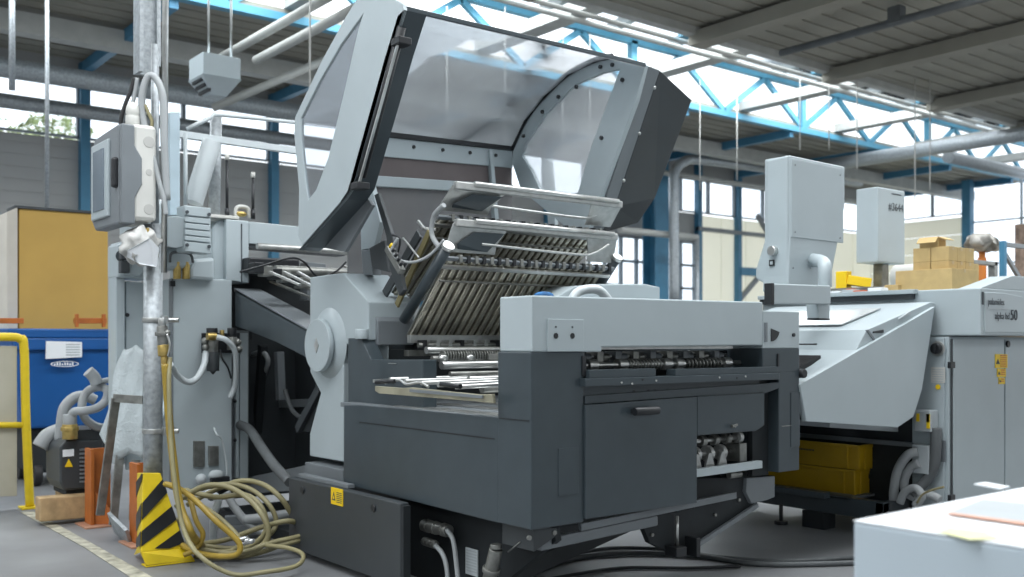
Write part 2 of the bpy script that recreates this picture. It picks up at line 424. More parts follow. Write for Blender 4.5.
# suspended heater unit
t = thing('ceiling_heater', (3.7,9.15,3.4), 'blue-grey square air heater hanging from the roof at upper left', 'heater')
x0,x1,y0,y1 = 3.50,3.86,9.0,9.36
MB().box(x0,x1,y0,y1,3.58,3.78).build('casing', LG, t)
mb = MB(); mb.hexa([(x0+.1,y0+.1,3.42),(x1-.1,y0+.1,3.42),(x1-.1,y1-.1,3.42),(x0+.1,y1-.1,3.42),(x0-.01,y0-.01,3.58),(x1+.01,y0-.01,3.58),(x1+.01,y1+.01,3.58),(x0-.01,y1+.01,3.58)]); mb.build('outlet_hood', LG, t)
for k in range(3):
    MB().bar((x0+.02+k*.03,y0+.06,3.545-k*.045), (x0+.02+k*.03,y1-.06,3.545-k*.045), .03,.03).build('louvre', BK, t, bev=0)
for a_ in (x0+.08, x1-.06): MB().cyl((a_,y0+.08,3.78),(a_,y0+.08,ZC),.012,8).build('hanger_rod', ST, t, bev=0)

# ================================================================ MAIN FOLDING MACHINE
XF, YFm = 2.40, 2.91                     # its left side plane and its front plane
fm = thing('folding_machine', (3.2, 3.8, 0), 'large dark grey folding machine with open hood, raised ribbed fold plates and white front panel', 'folding machine')
def P(mb, name, m, bev=.003, parent=None, l=None):
    o = mb.build(name, m, parent or fm, bev)
    if l: o['label'] = l
    return o
# side panel (plane X=2.40)
P(MB().pX([(344,405),(361,405.2),(498.3,417.3),(498.3,523.0),(343.5,484)], XF, .04), 'side_panel', DG)
P(MB().box(XF-.0025, XF, 3.14, 4.20, .715, .719), 'panel_seam', BK, 0)
# table surface in the recess
tb = P(MB().box(XF+.005, 3.75, 3.13, 4.4, .78, .803), 'feed_table', MG, .002)
mb = MB()
for k in range(5): mb.box(XF+.03+k*.22, XF+.03+k*.22+.10, 3.15, 3.95, .8035, .807)
P(mb, 'table_strips', ST, 0, tb)
# front left corner column
P(MB().box(XF, 2.667, YFm, 3.118, .39, 1.062), 'corner_column', DG, .004)
P(MB().pY([(558.5,448.5),(578.5,447),(578.5,493.5),(558.5,496.5)], YFm-.003, .004), 'service_flap', DG, .0015)
P(MB().box(XF-.003, XF, 2.925, 3.105, .80, .803), 'panel_seam', BK, 0)
# white front cover
wc = P(MB().pY([(532,295.3),(763,302),(763,345.2),(602,347.3),(602,352),(532,352)], YFm, .20), 'front_cover', LG, .006)
pl = P(MB().box(2.475, 2.662, YFm-.007, YFm, 1.063, 1.188), 'cover_plate', LG, .002)
for x in (2.515, 2.60): P(MB().cyl((x,YFm-.010,1.124),(x,YFm-.006,1.124),.011,14), 'screw', BK, 0, pl)
for x in (2.515, 2.60): P(MB().cyl((x,YFm-.009,1.158),(x,YFm-.006,1.158),.004,10), 'rivet', INK, 0, pl)
# right end column
P(MB().box(3.91, 4.07, YFm, 3.75, .485, .96), 'end_column', DG, .004)
P(MB().box(3.79, 4.07, YFm, 3.75, .955, 1.07), 'end_column_head', DG, .004)
P(MB().box(3.79, 3.91, YFm+.06, YFm+.09, .47, .96), 'end_recess', VD, 0)
P(MB().box(3.79, 4.07, YFm, 3.75, 1.07, 1.245), 'end_cover', LG, .004)
P(MB().box(4.0, 4.07, YFm-.003, YFm, .60, .86), 'service_flap', DG, .001)
mb = MB(); ctr = W(774,335,Y=YFm-.004)
pts = [ctr]+[ctr+Vector((.065*math.cos(t), 0, .06*math.sin(t)))+Vector((-.02,0,.03)) for t in [math.radians(a) for a in range(-90,-1,15)]]
mb.prism([ctr+Vector((-.02,0,.03))]+pts[1:], (0,.003,0)); P(mb, 'quarter_opening', BK, 0)
c = W(793,335,Y=YFm); P(MB().cyl(c+Vector((0,-.008,0)), c, .009, 12), 'lock', BK, 0)
c = W(765,322,Y=YFm); P(MB().box(c.x-.006,c.x+.006,YFm-.01,YFm,1.10,1.19), 'vertical_seam', MG, 0)
for k in (0,): P(MB().box(3.93,4.01,YFm-.003,YFm,.700,.704), 'panel_seam', SD, 0)
# chassis and dark inside walls
P(MB().box(2.72, 3.72, 3.16, 4.9, .36, .775), 'chassis', DG2, .004)
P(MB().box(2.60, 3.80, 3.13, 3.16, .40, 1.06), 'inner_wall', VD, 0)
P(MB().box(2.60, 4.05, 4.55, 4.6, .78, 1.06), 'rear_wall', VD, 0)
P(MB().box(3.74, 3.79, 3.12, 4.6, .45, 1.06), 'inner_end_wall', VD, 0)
# dark front band, shelf with holes, twin ledges
P(MB().box(2.667, 3.79, YFm+.02, YFm+.05, .885, .955), 'front_band', DG, .002)
s = P(MB().box(2.645, 3.87, YFm-.035, YFm+.02, .925, .957), 'shelf_bar', DG, .003)
for x, dz in ((2.84,-.003),(2.96,.006),(3.04,.0),(3.44,.004),(3.56,.0),(3.62,.005),(2.90,-.01)):
    MB().cyl((x,YFm-.038,.94+dz),(x,YFm-.034,.94+dz),.0042,10).build('bolt_head', BK if x in (2.96,3.56) else ST, s, 0)
P(MB().box(2.675, 3.05, YFm-.025, YFm+.03, .957, .99), 'ledge', DG, .002)
P(MB().box(3.17, 3.87, YFm-.025, YFm+.03, .957, .985), 'ledge', DG, .002)
for x in (2.965,3.05,3.09,3.165): P(MB().cyl((x,YFm+.017,.895),(x,YFm+.022,.895),.007,10), 'hole', BK, 0)
P(MB().box(2.655,2.675,YFm-.006,YFm,.965,1.045), 'slot', BK, 0); P(MB().box(3.895,3.905,YFm-.006,YFm,.985,1.045), 'slot', BK, 0)
# front roller shaft with springs in the opening
rs = P(MB().cyl((2.70,2.99,1.005),(3.72,2.99,1.005),.011,12), 'roller_shaft', ST, 0)
for x in (2.95,3.22,3.30,3.62,2.78): MB().cyl((x-.025,2.99,1.005),(x+.025,2.99,1.005),.026,16).build('hub', ST, rs, .003)
for (a,b) in ((2.98,3.18),(3.34,3.58)):
    mb = MB(); n = 70; pts = [Vector((a+(b-a)*i/n, 2.99+.022*math.cos(i*.9), 1.005+.022*math.sin(i*.9))) for i in range(n)]
    mb.tube(pts, .004, 6, 2); mb.build('spring', SD, rs, 0)
P(MB().box(2.69, 3.60, 2.93, 3.05, 1.070, 1.084), 'upper_rail', AL, .001)
for k in range(9):
    x = 2.74+k*.105; mb = MB(); mb.box(x, x+.035, 3.02, 3.09, .99, 1.06); mb.cyl((x+.05,3.05,1.035),(x+.085,3.05,1.035),.018,12)
    P(mb, 'guide_block', SD if k % 2 else MG, .002)
P(MB().cyl((2.7,3.05,1.04),(3.70,3.05,1.04),.007,10), 'guide_rod', ST, 0)
# large door
dr = P(MB().pY([(585.5,405),(697,396.5),(697,502.8),(585.5,519.3)], YFm-.012, .03), 'door', DG, .002)
c = W(647,411,Y=YFm-.05)
hb = MB(); hb.cyl((c.x-.068,YFm-.045,c.z),(c.x+.070,YFm-.045,c.z),.017,16); hb.box(c.x-.055,c.x-.04,YFm-.045,YFm-.01,c.z-.01,c.z+.01).box(c.x+.042,c.x+.058,YFm-.045,YFm-.01,c.z-.01,c.z+.01)
lab(hb.build('handle', BK, dr, .002), 'black bar handle')
P(MB().pY([(585,396),(697,388),(779,382.5),(779,388),(765,393.5),(697,396),(585,404)], YFm, .02), 'front_rail', DG, .001)
d2 = P(MB().pY([(697.5,396.3),(764.5,392.5),(764.5,425),(756,431),(697.5,435.5)], YFm-.01, .03), 'upper_flap', DG, .003)
c = W(732,426,Y=YFm-.012); mb = MB(); mb.cyl(c, c+Vector((0,-.02,0)), .007, 12); mb.bar(c+Vector((-.02,-.018,0)), c+Vector((.015,-.018,.006)), .008,.01); mb.build('latch_knob', SD, d2, .001)
# delivery rollers in the lower opening
dx0, dx1 = 3.36, 3.76
ds = P(MB().cyl((dx0-.05,3.0,.655),(dx1-.04,3.0,.655),.010,12), 'delivery_shaft', ST, 0)
for k in range(4):
    x = 3.37+.085*k; MB().cyl((x,3.0,.655),(x+.03,3.0,.655),.025,18).build('rubber_roller', SD, ds, .002)
MB().cyl((3.71,3.0,.657),(3.735,3.0,.657),.028,16).build('end_bearing', AL, ds, .002)
dr2 = P(MB().cyl((dx0-.05,3.02,.592),(dx1-.05,3.02,.592),.009,12), 'delivery_shaft', ST, 0)
for k in range(3):
    x = 3.41+.088*k
    MB().cyl((x+.02,3.02,.592),(x+.045,3.02,.592),.036,20).build('pressing_wheel', AL, dr2, .002)
    MB().prism([(x-.03,2.975,.54),(x+.03,2.975,.54),(x+.022,2.975,.565),(x+.008,2.975,.60),(x-.008,2.975,.60),(x-.022,2.975,.565)], (0,.012,0)).build('wheel_bracket', AL, dr2, .001)
P(MB().box(3.70,3.75,2.97,3.06,.545,.63), 'bearing_block', SD, .003)
P(MB().bar((3.33,2.935,.526),(3.80,2.935,.531),.03,.034), 'angle_rail', LG, .001, l='light painted angle rail')
P(MB().cyl((3.62,2.97,.49),(3.70,2.97,.49),.016,12), 'adjusting_knob', SD, 0)
# --- box low on the left side, with sticker
sb = P(MB().box(2.315, 2.36, 3.70, 4.788, .035, .40), 'switch_box', DG2, .006)
P(MB().box(2.345, 2.385, 4.22, 4.74, .40, .42), 'switch_box_lid', MG, .003)
P(MB().box(2.318, 2.355, 3.68, 3.70, .03, .39), 'switch_box_end', VD, .002)
for (px,py) in ((303,490),(374,508)):
    c = W(px,py,X=2.315); mb = MB(); mb.cyl(c+Vector((-.008,0,0)), c+Vector((.002,0,0)), .017, 16); mb.build('lock', BK, sb, 0)
c = W(331,487,X=2.312); st = MB(); st.box(2.3115,2.3155,c.y-.115,c.y,c.z-.08,c.z); so = st.build('warning_sticker', YS, sb, 0)
mb = MB(); q = c.y-.012
mb.prism([(2.311,q,c.z-.06),(2.311,q-.034,c.z-.06),(2.311,q-.017,c.z-.018)], (-.0006,0,0))
for k in range(6): mb.box(2.3105,2.311,q-.095,q-.045,c.z-.018-k*.009,c.z-.0215-k*.009)
mb.build('warning_print', INK, so, 0)
mb = MB(); mb.prism([(2.3103,q-.009,c.z-.054),(2.3103,q-.025,c.z-.054),(2.3103,q-.017,c.z-.034)], (-.0004,0,0)); mb.build('warning_triangle', YS, so, 0)
# underframe seen under the side panel
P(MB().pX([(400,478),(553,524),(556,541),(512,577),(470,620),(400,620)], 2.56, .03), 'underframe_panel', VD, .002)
def conn(px, py, px2, py2, X, r, name='cable_gland'):
    a = W(px,py,X=X); b = W(px2,py2,X=X); mb = MB(); mb.cyl(a,b,r,18)
    for t in (.15,.45,.8): mb.cyl(a.lerp(b,t), a.lerp(b,t+.08), r*1.18, 8)
    return P(mb, name, SD, .001)
conn(424,525,449,531,2.50,.027); conn(424,541,436,545,2.49,.018)
P(MB().tube([W(447,530,X=2.49),W(453,540,X=2.48),W(456,560,X=2.48),W(459,590,X=2.48)], .011), 'cable', RG, 0)
P(MB().tube([W(433,544,X=2.49),W(442,553,X=2.48),W(447,570,X=2.48),W(448,600,X=2.48)], .011), 'cable', RG, 0)
c0 = W(466,547,X=2.555); c1 = W(478,577,X=2.555)
P(MB().box(2.552,2.557,c1.y,c0.y,c1.z,c0.z), 'rating_plate', WG, 0)
mb = MB()
for k in range(8): mb.box(2.550,2.552,c1.y+.006,c0.y-.006,c0.z-.008-k*.0125,c0.z-.012-k*.0125)
P(mb, 'rating_print', GP, 0)
a = W(489,580,X=2.45); b = W(496,549,X=2.45); mb = MB(); mb.cyl(a,b,.028,20); mb.cyl(a.lerp(b,.25),a.lerp(b,.4),.037,20); mb.cyl(b, b+Vector((0,0,.02)), .024, 18); P(mb, 'air_valve', SD, .003)
P(MB().tube([W(508,552,X=2.45),W(520,542,X=2.45)], .003), 'cable', SD, 0)
# underframe towards the right
P(MB().pY([(534,524),(557,528),(558,535),(540,548),(534,552)], 2.96, .2), 'underframe_foot', DG2, .003)
for (px,py) in ((530,538),(555,533)): c = W(px,py,Y=2.955); P(MB().cyl(c, c+Vector((0,.01,0)), .010, 8), 'bolt', SD, 0)
P(MB().bar(W(538,545,Y=3.0), W(655,520,Y=3.0), .04, .045), 'cross_bar', MG, .008)
P(MB().pY([(556,515),(700,495),(700,516),(640,518),(556,545)], 3.12, .03), 'under_gap_shade', DG2, 0)  # dark sheet added as the shade of the gap below the door
P(MB().bar(W(580,527,Y=2.98), W(735,495,Y=2.98), .02, .03), 'cross_rail', MG, .002)
P(MB().pY([(638,514),(676,512),(680,506),(697,500),(697,478),(757,478),(757,505),(722,528),(698,544),(694,554),(672,554),(650,543)], 3.02, .03), 'underframe_bracket', VD, .002)
P(MB().bar(W(697,545,Y=3.0), W(757,505,Y=3.0), .02, .02), 'bracket_flange', MG, .002)
P(MB().cyl(W(677,516,Y=2.99), W(677,547,Y=2.99), .008, 12), 'levelling_rod', ST, 0)
a = W(677,549,Y=2.98); P(MB().box(a.x-.035,a.x+.03,2.95,3.02,a.z-.03,a.z+.012), 'levelling_block', BK, .003)
a = W(694,548,Y=2.98); P(MB().box(a.x-.015,a.x+.01,2.95,3.02,a.z-.035,a.z+.05), 'levelling_foot', BK, .003)
P(MB().pY([(747,478),(775,476),(775,497),(768,500),(752,504),(746,492)], 3.0, .2), 'grey_bracket', MG, .004)
for (px,py) in ((740,500),(716,515),(653,535)): c = W(px,py,Y=3.01); P(MB().cyl(c, c+Vector((0,.01,0)), .008, 8), 'bolt', SD, 0)
P(MB().bar((2.75,3.5,.06),(3.9,3.5,.3),.06,.08), 'diagonal_frame', DG2, .003)
# --- raised end block of the side (behind the recess)
P(MB().pX([(348,338),(361,338),(371,359.6),(423,359.8),(423,408),(348,405)], 2.47, .075), 'raised_end_block', DG, .004)
P(MB().box(2.465,2.47,3.98,4.05,.998,1.001), 'panel_seam', ST, 0)
a = W(362,333,X=2.475); P(MB().cyl(a+Vector((0,0,-.03)), a+Vector((0,0,.02)), .034, 20), 'grey_knob', LG, .004)
# --- roller table resting in the recess
rt = P(MB().pX([(375,386),(401,388),(411,387.5),(478,394.5),(492,394),(493,403.5),(476,401.5),(379,393.5),(375,391)], 2.345, .015), 'roller_table', mat('worn_plate', (.40,.38,.28), .4, .4, noise=.25), .002)
MB().bar(W(410,390.5,X=2.338), W(483,397,X=2.338), .006, .012).build('dark_guide_strip', MG, rt, 0)
for k in range(5):
    y = 3.36+.13*k; MB().cyl((2.37,y,.915+.004*k),(3.3,y+.05,.93),.010,12).build('roller', ST, rt, 0)
MB().bar((2.36,4.0,.92),(3.3,4.05,.94),.02,.015).build('side_bar', ST, rt, .001)
MB().tube([(2.36,3.9,.915),(2.37,3.8,.93),(2.36,3.72,.915),(2.37,3.63,.925),(2.36,3.55,.91)], .006, 8).build('bent_wire', AL, rt, 0)
MB().cyl((2.35,3.44,.925),(2.35,3.30,.92),.010,12).build('end_roller', BK, rt, 0)
MB().cyl((2.36,3.98,.915),(2.36,3.82,.925),.009,12).build('end_roller', BK, rt, 0)
# register rollers deeper in the machine
rg = P(MB().bar((2.85,3.75,1.03),(2.95,3.25,1.035),.05,.03), 'register_beam', SD, .003)
for k, (za, ya, r) in enumerate(((1.085,4.12,.012),(1.06,4.05,.018),(1.02,4.0,.014),(.99,3.92,.02),(.95,3.85,.012),(.93,3.7,.015),(.89,3.6,.02),(.86,3.45,.014))):
    mb = MB(); mb.cyl((2.68,ya,za),(3.7,ya,za),r,14)
    o = mb.build('register_roller', ST if k % 2 else SD, rg, 0)
mb = MB()
for k in range(26):
    x = 2.74+.016*k; mb.cyl((x,4.0,1.035),(x+.008,4.0,1.035),.026,12)
mb.build('toothed_shaft', SD, rg, 0)
for k in range(12):
    x = 2.70+.075*k; MB().box(x,x+.02,4.10,4.16,1.06,1.11).build('clamp_block', AL if k % 3 else BK, rg, .002)
for k in range(4):
    x = 2.73+.16*k; MB().ball((x,3.98,1.02),.026).build('round_joint', ST, rg, 0)
P(MB().box(2.66,3.7,4.16,4.19,1.095,1.135), 'lower_plate_rail', AL, .002)
P(MB().box(2.66,3.7,4.18,4.22,1.03,1.06), 'lower_plate_rail', SD, .002)
P(MB().box(2.765,2.82,4.28,4.38,1.04,1.18), 'bearing_side_plate', BK, .003)
# --- wheel housing
wh = P(MB().pX([(310,277.5),(322,275.5),(343,273),(368.5,302),(368.5,340),(343.5,345),(343.5,462),(309.6,456),(309.6,434),(320.6,393),(314,380),(310,372)], 2.50, .27), 'wheel_housing', LG, .006)
c = W(329,343,X=2.50); mb = MB(); mb.cyl((2.462,c.y,c.z),(2.503,c.y,c.z),.12,48,.19); mb.build('round_boss', LG, wh, .004)
c = W(316.5,345.5,X=2.43); mb = MB(); mb.cyl((2.43,c.y,c.z),(2.458,c.y,c.z),.138,48); hw = mb.build('hand_wheel', LG, wh, .004)
MB().cyl((2.455,c.y,c.z),(2.49,c.y,c.z),.09,32).build('wheel_hub', MG, wh, 0)
mb = MB(); mb.prism([(2.4295,c.y,c.z+.04),(2.4295,c.y-.025,c.z),(2.4295,c.y,c.z-.04),(2.4295,c.y+.025,c.z)], (-.002,0,0)); mb.build('diamond_mark', AL, hw, 0)
P(MB().pX([(367,302),(378,321),(378,345),(367,342)], 2.54, .21), 'housing_step', MG, .004)
P(MB().pX([(305,462),(343,470),(343,482),(305,474)], 2.46, .4), 'housing_base', MG, .004)
# --- fold plate packs
U = Vector((1,0,0))
def plate(A, B, x1, name):
    A = Vector(A); B = Vector(B); w = (B-A); L = w.length; w = w.normalized(); n = U.cross(w).normalized()
    if n.y > 0: n = -n
    mb = MB(); mb.bar(Vector(((A.x+x1)/2, A.y, A.z))-n*.012, Vector(((A.x+x1)/2, B.y, B.z))-n*.012, x1-A.x, .006, up=n)
    o = P(mb, name, SD, 0); k = 0; x = A.x+.02
    while x < x1-.01:
        mb = MB(); mb.bar(Vector((x,A.y,A.z)), Vector((x,B.y,B.z)), .028, .018, up=n)
        mb.build('rib', RB, o, .004); x += .044
    return o, n, w
def fold_unit(A, B, x1, ht, lean):
    o, n, w = plate(A, B, x1, 'fold_plate')
    A = Vector(A); B = Vector(B)
    for k, off in enumerate((-.015, .035)):
        a = B-w*off*1.0; MB().bar(Vector((A.x-.03,a.y,a.z))+n*.02, Vector((x1+.03,a.y,a.z))+n*.02, .02, .014, up=n).build('cross_rail', ST if k else MG, o, .002)
    MB().cyl(Vector((A.x,B.y,B.z))-w*.12+n*.02, Vector((x1,B.y,B.z))-w*.12+n*.02, .005, 8).build('thin_rod', SD, o, 0)
    # end frame standing on the top edge
    top = Vector((0, -lean, ht)); f = P(MB().bar(Vector((A.x+.02,B.y,B.z))+top, Vector((x1+.04,B.y,B.z))+top, .03, .036), 'end_frame', AL, .005)
    MB().cyl(Vector((A.x+.12,B.y-.02,B.z+.012))+top, Vector((x1,B.y-.02,B.z+.012))+top, .013, 12).build('front_tube', ST, f, 0)
    for (xa, xb, s) in ((A.x-.02, A.x+.28, 1), (x1+.05, x1-.14, 1)):
        p = [Vector((xa,B.y,B.z+.03)), Vector((xb,B.y,B.z+.03)), Vector((xb+.0,B.y-lean*.3,B.z+ht*.45)), Vector((xb+(.06 if xb>xa else -.03),B.y-lean,B.z+ht)), Vector((xa+(.03 if xb>xa else 0),B.y-lean,B.z+ht))]
        MB().prism(p, (0,.006,0)).build('corner_bracket', AL, f, .002)
    xa = A.x+.05; yb = B.y-.006
    p = [Vector((xa+.0,yb-lean*.25,B.z+.045)), Vector((xa+.17,yb-lean*.3,B.z+.04)), Vector((xa+.26,yb-lean*.85,B.z+ht*.80)), Vector((xa+.08,yb-lean*.8,B.z+ht*.78)), Vector((xa-.01,yb-lean*.5,B.z+ht*.42))]
    MB().prism(p, (0,.004,0)).build('dark_window', DG, f, 0)
    n_ = 22
    for k in range(n_):
        x = A.x+.05+(x1-A.x-.06)*k/(n_-1); q = Vector((x,B.y,B.z))+n*.03
        MB().box(x-.009,x+.009,q.y-.02,q.y+.01,q.z+.0,q.z+.035).build('stop_block', BK if k % 2 else SD, f, .002)
    MB().tube([Vector((A.x+.18,B.y-.025,B.z+.075)),Vector((x1-.25,B.y-.025,B.z+.06)),Vector((x1-.12,B.y-.03,B.z+.07)),Vector((x1-.03,B.y-.05,B.z+.12))], .007, 8).build('bent_rail', ST, f, 0)
    return o, f, n, w
A1 = (2.66,4.19,1.12); B1 = (2.66,3.84,1.49)
o1, f1, n1, w1 = fold_unit(A1, B1, 3.68, .165, .035)
A2 = (2.66,4.33,1.34); B2 = (2.66,3.90,1.69)
o2, f2, n2, w2 = fold_unit(A2, B2, 3.72, .14, .09)
# side tubes of the lower plate
for (p, q, X) in (((447,248),(404,320),2.60), ((616,259),(590,300),3.74)):
    a = W(*p, X=X); b = W(*q, X=X); s = MB().cyl(a, b, .026, 18).build('support_tube', DG, fm, 0)
    MB().cyl(a+(a-b).normalized()*.02, a, .031, 18).build('tube_cap', ST, s, .003)
P(MB().bar((2.62,4.22,1.28),(2.62,3.93,1.62),.012,.035, up=(0,.7,.7)), 'plate_side', mat('dull_brass', (.22,.19,.09), .5, .4), .002, l='brass-coloured side strip')
P(MB().bar((2.635,4.36,1.34),(2.635,4.04,1.62),.012,.05, up=(0,.7,.7)), 'plate_side', DG2, .002)
# lever, hoses and terminal block left of the plates
P(MB().tube([W(401,283,X=2.55),W(396,265,X=2.52),W(400,240,X=2.52),W(392,235,X=2.5)], .005), 'thin_cable', BK, 0)
P(MB().tube([W(398,238,X=2.5),W(392,250,X=2.48),W(400,260,X=2.5),W(414,262,X=2.52),W(430,255,X=2.55),W(444,240,X=2.58)], .007), 'air_hose', RG, 0)
P(MB().tube([W(444,205,X=2.6),W(434,216,X=2.6),W(432,235,X=2.6),W(440,248,X=2.6)], .012), 'air_hose', RG, 0)
P(MB().tube([W(419,258,X=2.56),W(408,244,X=2.56),W(403,238,X=2.56)], .005), 'lever', AL, 0)
P(MB().bar(W(418,221,X=2.62),W(424,229,X=2.62),.012,.014).bar(W(423,228,X=2.62),W(436,230,X=2.66),.012,.012), 'clamp_lever', AL, .002)
tbk = P(MB().bar(W(388,248,X=2.5),W(402,272,X=2.5),.03,.03,up=(0,.7,.7)), 'terminal_block', SD, .002)
for k in range(5):
    a = W(390+2.6*k,247+4.5*k,X=2.48); MB().cyl(a, a+Vector((0,-.02,.012)), .008, 10).build('plug', YS if k==0 else BK, tbk, 0)
P(MB().pX([(374,195),(378,193),(392,236),(404,290),(399,296),(390,270),(386,236)], 2.52, .02), 'lift_arm', DG2, .003)
P(MB().pX([(360,196),(371,185),(380,222),(374,248),(361,250)], 2.62, .03), 'arm_bracket', LG, .003)
P(MB().pX([(369,248),(384,240),(388,272),(372,268)], 2.6, .06), 'dark_bracket', DG2, .003)
P(MB().pX([(361,250),(371,250),(373,275),(363,275)], 2.62, .05), 'column_strut', MG, .003)
# ================= open hood
HX = 2.30; HR = 4.0
outer = [(372,-14),(403,4),(404,10),(391,52),(353,187),(345,199),(303,247),(298,236),(299,190),(294,133),(295,117),(321,62),(345,18),(360,-6)]
inner = [(363,14),(341,44),(320,80),(301,118),(301,140),(305,180),(308,200),(316,190),(328,158),(344,92),(358,30)]
hd = P(MB().holed([W(*p, X=HX) for p in outer], [[W(*p, X=HX) for p in inner]], (.018,0,0)), 'hood', LG, .003)
MB().prism([W(a,b,X=HX+.006) for a,b in inner], (.005,0,0)).build('end_window', PLW, hd, 0)
mb = MB()
q = [(404,10),(391,52),(353,187),(345,199),(303,247)]
for (p0,p1) in zip(q,q[1:]):
    a = W(*p0,X=HX); b = W(*p1,X=HX); mb.hexa([a,b,b+Vector((0,.05,-.012)),a+Vector((0,.05,-.012)),a+Vector((.115,0,0)),b+Vector((.115,0,0)),b+Vector((.115,.05,-.012)),a+Vector((.115,.05,-.012))])
mb.build('front_seal', DG, hd, 0)
a = W(398,26,X=HX-.012); b = W(358,176,X=HX-.012)
gb = MB().cyl(a+Vector((.02,0,0)), b+Vector((.02,0,0)), .020, 14).build('grip_bar', BK, hd, 0)
dd = (b-a).normalized()
for p in (W(397,42,X=HX-.01), W(356,186,X=HX-.01)): MB().box(p.x-.02,p.x+.045,p.y-.05,p.y+.02,p.z-.018,p.z+.014).build('grip_clamp', BK, gb, .004)
MB().bar(W(399.5,38,X=HX-.014), W(359,184,X=HX-.014), .012, .008, up=(0,-1,0)).build('grip_strip', ST, gb, .001)
# right end frame: inner face towards us, arc and strip
ro = [(521,190),(511,160),(513,146),(527,120),(546,96),(570,74),(596,61),(612,56.5),(626,57),(645,65),(636,100),(612,165),(598,205),(585,240),(575,235)]
ri = [(540,190),(531,170),(522,156),(526,143),(546,114),(576,84),(602,73),(620,69),(606,106),(590,150),(578,192),(560,200)]
MB().holed([W(*p, X=HR) for p in ro], [[W(*p, X=HR) for p in ri]], (.03,0,0)).build('hood_end_frame', LG, hd, .003)
for (px,py) in ((524,136),(543,112),(559,97),(577,87),(601,67),(613,65),(623,80),(602,138)):
    c = W(px,py,X=HR); MB().cyl(c+Vector((-.012,0,0)), c, .012, 10).build('frame_bolt', BK, hd, 0)
MB().tube([W(*p, X=HR-.008) for p in ((512,148),(526,119),(545,95),(569,73),(595,60),(612,56))], .016, 8).build('arc_seal', BK, hd, 0)
MB().prism([W(a,b,X=HR+.012) for a,b in ri], (.005,0,0)).build('end_window', PLX, hd, 0)
# dark box carrying the right end
p0 = [W(*p, X=HR+.03) for p in ((645,65),(612,165),(585,232),(600,215),(570,240))]
T = W(645,65,X=HR); Bm = W(587,232,X=HR); Kn = W(600,205,X=HR)
mb = MB()
back = Vector((0,.42,.10))
def prof(x, t, k, b): return [Vector((x,t.y,t.z)), Vector((x,k.y,k.z)), Vector((x,b.y,b.z)), Vector((x,b.y+.12,b.z+.1)), Vector((x,t.y+.12,t.z+.02))]
T2 = W(692,100,X=4.42); K2 = W(655,198,X=4.42); B2_ = W(638,223,X=4.42)
r1 = prof(HR+.03, T, Kn, Bm); r2 = prof(HR+.12, T+Vector((0,0,-.01)), Kn, Bm); r3 = prof(4.42, T2, K2, B2_)
for name, (ra, rb), m_ in (('box_edge', (r1, r2), MG), ('hood_box', (r2, r3), DG2)):
    mb = MB(); va = [mb.b.verts.new(p) for p in ra]; vb = [mb.b.verts.new(p) for p in rb]
    for i in range(5): mb.face([va[i], va[(i+1)%5], vb[(i+1)%5], vb[i]])
    mb.face(va); mb.face(vb[::-1]); mb.build(name, m_, hd, .004)
for t in (.12,.45,.8):
    c = r2[0].lerp(r2[1], t); MB().ball(c, .011, 8).build('frame_bolt', ST, hd, 0)
# curved clear front sheet between the two ends
arc = [W(*p, X=HR) for p in ((512,148),(526,119),(545,95),(569,73),(595,60),(612,56),(626,57),(645,65))]
arl = [W(*p, X=HX+.02) for p in ((297,124),(305,96),(318,70),(333,43),(349,20),(364,4),(382,0),(402,8))]
mb = MB(); va = [mb.b.verts.new(p) for p in arl]; vb = [mb.b.verts.new(p-Vector((0,0,.012))) for p in arc]; mb.smooth = True
for i in range(len(arc)-1): mb.face([va[i], va[i+1], vb[i+1], vb[i]])
o = mb.build('clear_cover', PLX, hd, 0); md = o.modifiers.new('thick', 'SOLIDIFY'); md.thickness = .003
MB().bar(arl[-1], arc[-1], .016, .02).build('cover_edge', DG, hd, .002)
L0, R0 = arl[0], arc[0]
def hb_(dz0, dz1, dy0, dy1, f0=.30):
    a_ = L0.lerp(R0, f0); b_ = R0
    return MB().hexa([(a_.x,a_.y+dy0,a_.z+dz0),(b_.x,b_.y+dy0,b_.z+dz0),(b_.x,b_.y+dy1,b_.z+dz0),(a_.x,a_.y+dy1,a_.z+dz0),(a_.x,a_.y+dy0,a_.z+dz1),(b_.x,b_.y+dy0,b_.z+dz1),(b_.x,b_.y+dy1,b_.z+dz1),(a_.x,a_.y+dy1,a_.z+dz1)])
hb_(-.02,.01,-.02,.03).build('hinge_seal', BK, hd, .003)
hb_(-.13,-.02,-.01,.03).build('hinge_channel', LG, hd, .004)
for k in range(6): c = L0.lerp(R0,.2+.14*k)+Vector((0,-.018,-.06)); MB().cyl(c, c+Vector((0,.01,0)), .011, 10).build('frame_bolt', BK, hd, 0)
hb_(-.24,-.13,.0,.03).build('brown_seal', mat('brown_seal', (.12,.10,.10), .6), hd, 0)
hb_(-.30,-.24,-.02,.03).build('rear_rail', LG, hd, .004)
hb_(-.95,-.30,.0,.012,.2).build('smoked_panel', SMK, hd, 0)
b0 = R0
for px in (488, 548): 
    c = W(px,150,Y=b0.y-.04); MB().bar((c.x,b0.y-.04,b0.z-.05), (c.x+.06,b0.y-.04,b0.z-.62), .03, .07, up=(0,1,0)).build('rear_strut', LG, hd, .004)
MB().pX([(303,247),(345,199),(362,190),(372,205),(345,252),(325,248)], HX+.12, .02).build('hood_corner', MG, hd, .003)
